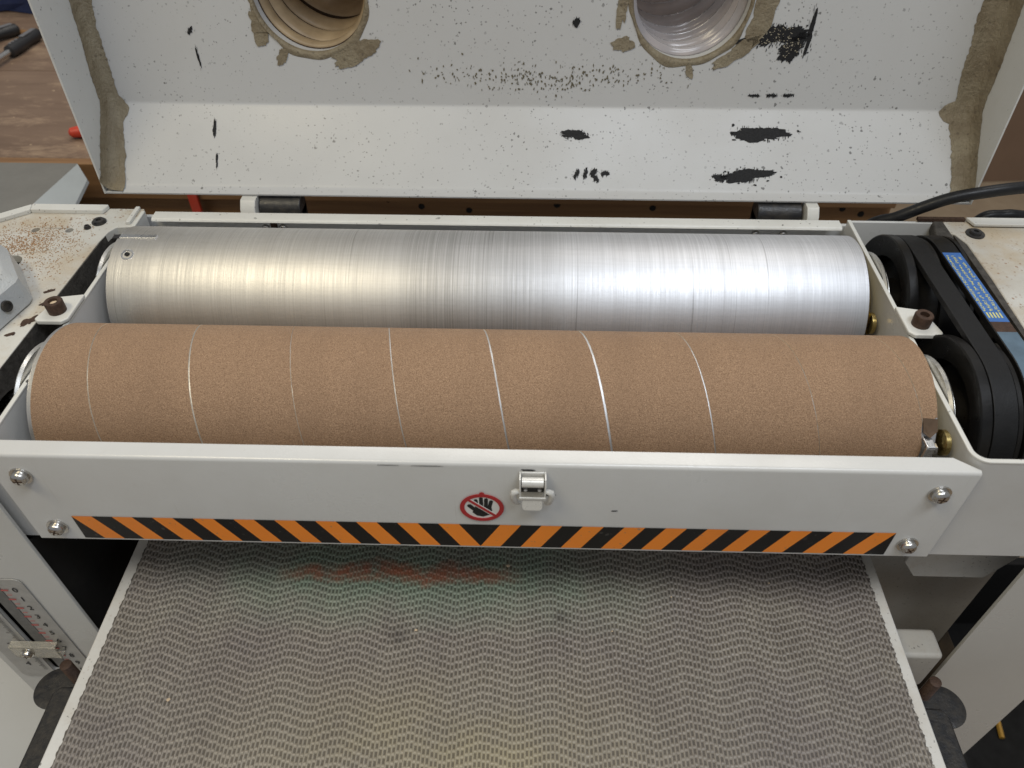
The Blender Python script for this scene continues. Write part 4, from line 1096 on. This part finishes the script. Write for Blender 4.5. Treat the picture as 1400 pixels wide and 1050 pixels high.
# ================================================================== hoses
def smooth_path(P, n=12):
    P = [Vector(p) for p in P]; out = []
    for i in range(len(P) - 1):
        p0, p1, p2, p3 = P[max(i - 1, 0)], P[i], P[i + 1], P[min(i + 2, len(P) - 1)]
        for k_ in range(n):
            t = k_ / n
            out.append(0.5 * ((2 * p1) + (p2 - p0) * t + (2 * p0 - 5 * p1 + 4 * p2 - p3) * t * t + (3 * p1 - p0 - 3 * p2 + p3) * t ** 3))
    return out + [P[-1]]
def hose(name, ctrl, r, pitch, amp, mat, label, groove, mark):
    fine = smooth_path(ctrl, 60); L = [0.0]
    for a_, b_ in zip(fine, fine[1:]): L.append(L[-1] + (b_ - a_).length)
    pts, rad = [], []; j = 0; n = int(L[-1] / pitch)
    for i in range(n):
        for f, q in groove:
            d = (i + f) * pitch
            while j < len(L) - 2 and L[j + 1] < d: j += 1
            f_ = (d - L[j]) / max(1e-9, L[j + 1] - L[j]); pts.append(fine[j].lerp(fine[j + 1], f_)); rad.append(r - amp * q)
    bm = bmesh.new(); tube(bm, pts, rad, 72, cap=False)
    bm.faces.ensure_lookup_table(); g_ = len(groove)
    for i, f_ in enumerate(bm.faces):
        q = groove[(i // 72) % g_][1]; f_.material_index = 1 if (q < -1.0 if mark < 0 else q > 0.55) else 0
    return tag(obj(name, bm, mat, None, angle=75), label, 'hose')
bulge = [(0.0, -1.5), (0.025, -1.1), (0.06, 0.0), (0.18, 0.62), (0.36, 0.95), (0.5, 1.0), (0.64, 0.95), (0.82, 0.62), (0.94, 0.0), (0.975, -1.1)]
hose('dust_hose', [(-0.1580, 0.3850, 0.2580), (-0.1560, 0.4100, 0.2565), (-0.1500, 0.4450, 0.2640), (-0.1380, 0.4900, 0.2950), (-0.125, 0.5350, 0.3300), (-0.115, 0.555, 0.42), (-0.11, 0.56, 0.55)], 0.0482, 0.0165, 0.0036, [HOSEB, simple('hose_groove_dirt_shade', (0.06, 0.035, 0.018, 1), 0.8)], 'tan ribbed dust hose seen through the hood port on the speckled side', bulge, -1)  # groove faces coloured dark for dirt and the shade between ribs
wire = [(0.0, -0.6), (0.3, -0.9), (0.55, -0.6), (0.66, 0.1), (0.74, 0.9), (0.82, 1.0), (0.90, 0.6), (0.96, -0.2)]
hose('dust_hose', [(0.1665, 0.3850, 0.2555), (0.1645, 0.4100, 0.2545), (0.1580, 0.4450, 0.2630), (0.1450, 0.4900, 0.2940), (0.132, 0.5350, 0.3300), (0.122, 0.555, 0.42), (0.118, 0.56, 0.55)], 0.0478, 0.0108, 0.0030, [HOSEC, simple('hose_wire', (0.72, 0.70, 0.70, 1), 0.25, 0.5)], 'greyish clear wire-ribbed dust hose behind the port with clean pale collar', wire, 1)

# ================================================================== behind the sander: workbench and what lies on it
BZT = -0.02
WB = thing('workbench', (-0.3, 1.1, -0.9), 'wooden workbench with dusty brown top behind the sander', 'workbench')
for i in range(4):
    y0 = 0.602 + i * 0.28
    o = obj('bench_board', B(-2.2, 0.515, y0, y0 + 0.2794, BZT - 0.036, BZT + (0.0 if i % 2 == 0 else 0.0005)), BENCH, WB, bevel=0.002)
obj('edge_strip', B(-2.2, 0.517, 0.585, 0.6005, BZT - 0.050, BZT + 0.001), WOOD, WB, bevel=0.0015)
obj('apron_board', B(-2.2, 0.520, 0.600, 0.628, -0.118, BZT - 0.052), WOOD, WB, bevel=0.0015)
obj('apron_board', B(-2.2, 0.450, 0.632, 0.660, -0.30, -0.123), mk_wood('dark_wood', (0.10, 0.045, 0.02, 1), (0.05, 0.022, 0.01, 1)), WB, bevel=0.0015)
for x, z in ((-0.16, -0.075), (-0.115, -0.085), (0.07, -0.080), (0.2, -0.083), (0.455, -0.080), (0.482, -0.088), (-0.05, -0.090)):
    bm = bmesh.new(); lathe(bm, [(0, 0.0045), (0.001, 0.004)], (x, 0.600, z), (0, -1, 0), 12); obj('nail_head', bm, SCUFF, WB)
for x in (-2.0, 0.47): obj('leg', B(x - 0.045, x + 0.045, 0.67, 0.76, -0.9, BZT - 0.037), WOOD, WB, bevel=0.002)
o = obj('red_strap', B(-0.424, -0.411, 0.578, 0.5835, -0.20, BZT - 0.010), REDP, None, bevel=0.001, rot=(0, 0, 0)); tag(o, 'narrow red strap hanging down the front edge of the workbench', 'strap')

# tools on the bench
def ratchet(loc, rotz, label):
    t = thing('socket_wrench', loc, label, 'wrench', None); t.rotation_euler = (0, 0, rotz)
    bm = bmesh.new(); lathe(bm, [(0, 0.006), (0.004, 0.0125), (0.03, 0.0135), (0.07, 0.0115), (0.10, 0.0135), (0.112, 0.0115), (0.116, 0.006)], (0, 0, 0.014), (1, 0, 0), 20)
    me = obj('grip', bm, TOOLB, None); COL.objects.unlink(me); COL.objects.link(me); me.parent = t
    bm = bmesh.new(); box(bm, 0.055, 0.105, -0.005, 0.005, 0.0255, 0.0285); me = obj('grip_inlay', bm, TOOLG, None, bevel=0.001); me.parent = t
    bm = bmesh.new()
    for q in range(3): box(bm, 0.012 + q * 0.011, 0.018 + q * 0.011, -0.003, 0.003, 0.0262, 0.0286)
    me = obj('grip_rivets', bm, TOOLG, None, bevel=0.001); me.parent = t
    bm = bmesh.new(); lathe(bm, [(-0.11, 0.0052), (0.001, 0.0065)], (0, 0, 0.014), (1, 0, 0), 16); me = obj('shaft', bm, STEEL, None); me.parent = t
    bm = bmesh.new(); lathe(bm, [(0, 0.016), (0.016, 0.0175), (0.024, 0.016), (0.026, 0.010)], (-0.118, 0, 0.001), (0, 0, 1), 24); me = obj('head', bm, STEEL, None); me.parent = t
    t.scale = (0.74, 0.74, 0.74)
    return t
ratchet((-0.815, 0.925, BZT + 0.001), R(84), 'black-gripped socket wrench with grey inlays on the workbench')
t2 = ratchet((-0.900, 0.960, BZT + 0.001), R(55), 'black socket wrench lying behind the one with visible inlays')
bm = bmesh.new(); tube(bm, [(-1.3, 1.10, BZT + 0.005), (-1.0, 1.075, BZT + 0.005), (-0.85, 1.03, BZT + 0.005), (-0.70, 1.0, BZT + 0.005)], 0.0045, 10)
tag(obj('dowel', bm, WOOD), 'thin pale wooden dowel under the socket wrenches', 'dowel')
bm = bmesh.new()
bmesh.ops.create_icosphere(bm, subdivisions=4, radius=1)
for v in bm.verts:
    n_ = v.co.normalized(); k_ = 1 + 0.16 * math.sin(5 * n_.x + 2 * n_.y) + 0.1 * math.sin(9 * n_.y + 4 * n_.z) + 0.06 * math.sin(17 * n_.x - 6 * n_.z)
    v.co = Vector((n_.x * 0.34 * k_, n_.y * 0.16 * k_, max(-0.1, n_.z) * 0.13 * k_))
tag(obj('work_cloth', bm, BLUEC, None, loc=(-0.98, 1.27, BZT + 0.014)), 'crumpled navy blue cloth at the back of the workbench', 'cloth')
bm = bmesh.new(); lathe(bm, [(0, 0.003), (0.003, 0.0065), (0.016, 0.0082), (0.05, 0.0065), (0.070, 0.008), (0.08, 0.005)], (0, 0, 0), (1, 0, 0), 24)
tag(obj('tool_handle', bm, REDP, None, loc=(-0.597, 0.655, BZT + 0.0085), rot=(0, 0, R(20))), 'red plastic tool handle on the workbench beside the hood edge', 'tool')

# grey sheet-metal cover left of the sander's back corner
CV = thing('metal_cover', (-0.75, 0.47, -0.9), 'grey sheet-metal cover with pale blue edge behind the gearbox end', 'metal cover')
bm = bmesh.new(); plate(bm, [(-1.1, 0.398), (-0.5525, 0.398), (-0.535, 0.5520), (-1.1, 0.5520)], [], XY(-0.005), 0.005)
obj('top', bm, GREYBOX, CV, bevel=0.001)
bm = bmesh.new()
q = [(-0.5520, 0.398), (-0.5345, 0.5495), (-0.5200, 0.5330), (-0.5085, 0.3485)]
a = [bm.verts.new((p[0], p[1], z)) for p, z in zip(q, (0.0005, 0.0005, -0.012, -0.037))]; b_ = [bm.verts.new((v.co.x + 0.001, v.co.y, v.co.z - 0.004)) for v in a]
bm.faces.new(a); bm.faces.new(b_[::-1])
for i in range(4): bm.faces.new((a[i], a[(i + 1) % 4], b_[(i + 1) % 4], b_[i]))
obj('pale_edge', bm, BLUEWHITE, CV, smooth=False)
obj('body', B(-1.08, -0.575, 0.42, 0.53, -0.9, -0.006), GREYBOX, CV)
bm = bmesh.new(); pts = []
for i in range(260):
    a_ = i * 0.32; pts.append((-0.560 - 0.0016 * i * 0.32 + 0.0, 0.335 + 0.016 * math.cos(a_), 0.062 + 0.016 * math.sin(a_)))
tube(bm, pts, 0.0026, 8)
tag(obj('flexible_conduit', bm, simple('grey_conduit', (0.25, 0.24, 0.23, 1), 0.4, 0.3)), 'coiled grey conduit behind the gearbox end of the sander', 'conduit')

# ================================================================== right background
bm = bmesh.new(); plate(bm, [(1.20, 2.10), (3.4, 2.30), (3.4, 2.32), (1.20, 2.12)], [], XY(-0.899), 1.5)
tag(obj('brown_board', bm, CARD, None, smooth=False), 'large plain brown board standing on the beige floor', 'board')
bm = bmesh.new(); tube(bm, smooth_path([(0.30, 0.330, -0.30), (0.322, 0.322, 0.02), (0.345, 0.304, 0.080), (0.3634, 0.2935, 0.0975), (0.3815, 0.290, 0.1105), (0.4014, 0.2875, 0.1215), (0.427, 0.286, 0.1285), (0.4597, 0.288, 0.1325), (0.54, 0.30, 0.134), (0.70, 0.34, 0.12), (0.9, 0.40, -0.1)]), 0.0053, 14)
tag(obj('power_cable', bm, CABLE), 'thick black cable rising behind the drum box corner', 'cable')
bm = bmesh.new(); tube(bm, smooth_path([(0.425, 0.300, -0.2), (0.428, 0.2975, 0.05), (0.4400, 0.2965, 0.0930), (0.459, 0.296, 0.0995), (0.476, 0.296, 0.0990), (0.52, 0.300, 0.090), (0.58, 0.31, -0.05)]), 0.0052, 14)
tag(obj('power_cable', bm, CABLE), 'black cable loop lying low along the back edge of the belt-side casting', 'cable')

# ================================================================== floor clutter, lower right
bm = bmesh.new()
plate(bm, rrect(0.66, 1.25, 0.0, 0.45, 0.04), [rrect(0.675, 1.235, 0.015, 0.435, 0.03)[::-1]], XY(-0.898), 0.22)
plate(bm, rrect(0.674, 1.236, 0.014, 0.436, 0.03), [], XY(-0.895), 0.01)
tag(obj('storage_bin', bm, VOID, None, smooth=False), 'open black storage bin on the floor beside the column', 'bin')
bm = bmesh.new(); tube(bm, [(0.860, 0.219, -0.880), (0.867, 0.262, -0.880)], 0.0045, 6)
tag(obj('pencil', bm, YELWOOD, None, smooth=False), 'short yellow pencil lying inside the black bin', 'pencil')
bm = bmesh.new(); bmesh.ops.create_icosphere(bm, subdivisions=3, radius=1)
for v in bm.verts:
    n_ = v.co.normalized(); k_ = 1 + 0.2 * math.sin(6 * n_.x + 3 * n_.y) + 0.1 * math.sin(11 * n_.y)
    v.co = Vector((n_.x * 0.09 * k_, n_.y * 0.12 * k_, max(-0.05, n_.z) * 0.08 * k_))
tag(obj('red_rag', bm, REDCLOTH, None, loc=(0.58, -0.09, -0.894)), 'crumpled dark red rag on the floor by the column foot', 'rag')

# ================================================================== sawdust and chips
def inside(poly, x, y):
    c_ = False
    for i in range(len(poly)):
        (x1, y1), (x2, y2) = poly[i], poly[i - 1]
        if (y1 > y) != (y2 > y) and x < (x2 - x1) * (y - y1) / (y2 - y1) + x1: c_ = not c_
    return c_
top = [(-0.455, 0.095), (-0.36, 0.095), (-0.350, 0.19), (-0.346, 0.25), (-0.36, 0.272), (-0.418, 0.272), (-0.455, 0.245)]
rnd = random.Random(11); bm = bmesh.new()
cl_ = [(-0.398, 0.228, .012, 500), (-0.405, 0.243, .020, 400), (-0.432, 0.222, .012, 400), (-0.380, 0.240, .030, 500), (-0.372, 0.205, .022, 250)]
for cx, cy, s_, n_ in cl_:
    for _ in range(n_):
        x, y = rnd.gauss(cx, s_), rnd.gauss(cy, s_ * .7)
        if not inside(top, x, y) or inside(gl, x, y) or math.hypot(x + .402, y - .252) < .0045 or math.hypot(x + .372, y - .252) < .0045 or (-.419 < x < -.391 and .194 < y < .214): continue
        L_, w_, a_ = rnd.uniform(.0004, .0016), rnd.uniform(.00015, .0004), rnd.random() * 3.14
        dx, dy = math.cos(a_) * L_ / 2, math.sin(a_) * L_ / 2; nx_, ny_ = -math.sin(a_) * w_, math.cos(a_) * w_
        h = rnd.uniform(.0002, .0008); z = 0.0996
        v = [bm.verts.new(p) for p in ((x - dx - nx_, y - dy - ny_, z), (x + dx - nx_, y + dy - ny_, z), (x + dx + nx_, y + dy + ny_, z), (x - dx + nx_, y - dy + ny_, z), (x, y, z + h))]
        for i in range(4): bm.faces.new((v[i], v[(i + 1) % 4], v[4]))
sd = obj('sawdust', bm, DUSTM, None, smooth=False); sd['kind'] = 'stuff'; tag(sd, 'reddish brown sawdust scattered on the cream end casting', 'sawdust')
chips = ((0.0195, 0.0460, .0017), (-0.0525, -0.0150, .0016), (-0.232, -0.0760, .0018), (0.1560, 0.020, .0009), (0.105, -0.012, .0009), (0.2400, 0.0350, .0009))
for i, (x, y, s_) in enumerate(chips):
    bm = bmesh.new(); bmesh.ops.create_icosphere(bm, subdivisions=1, radius=1)
    for v in bm.verts: v.co = Vector((v.co.x * s_ * rnd.uniform(.6, 1.3), v.co.y * s_ * rnd.uniform(.5, 1.1), v.co.z * s_ * .5))
    tag(obj('wood_chip', bm, CHIPM, None, smooth=False, loc=(x, y, TZ + s_ * .45)), 'tiny pale wood chip lying on the grey conveyor belt', 'wood chip', 'wood chips on the conveyor belt')
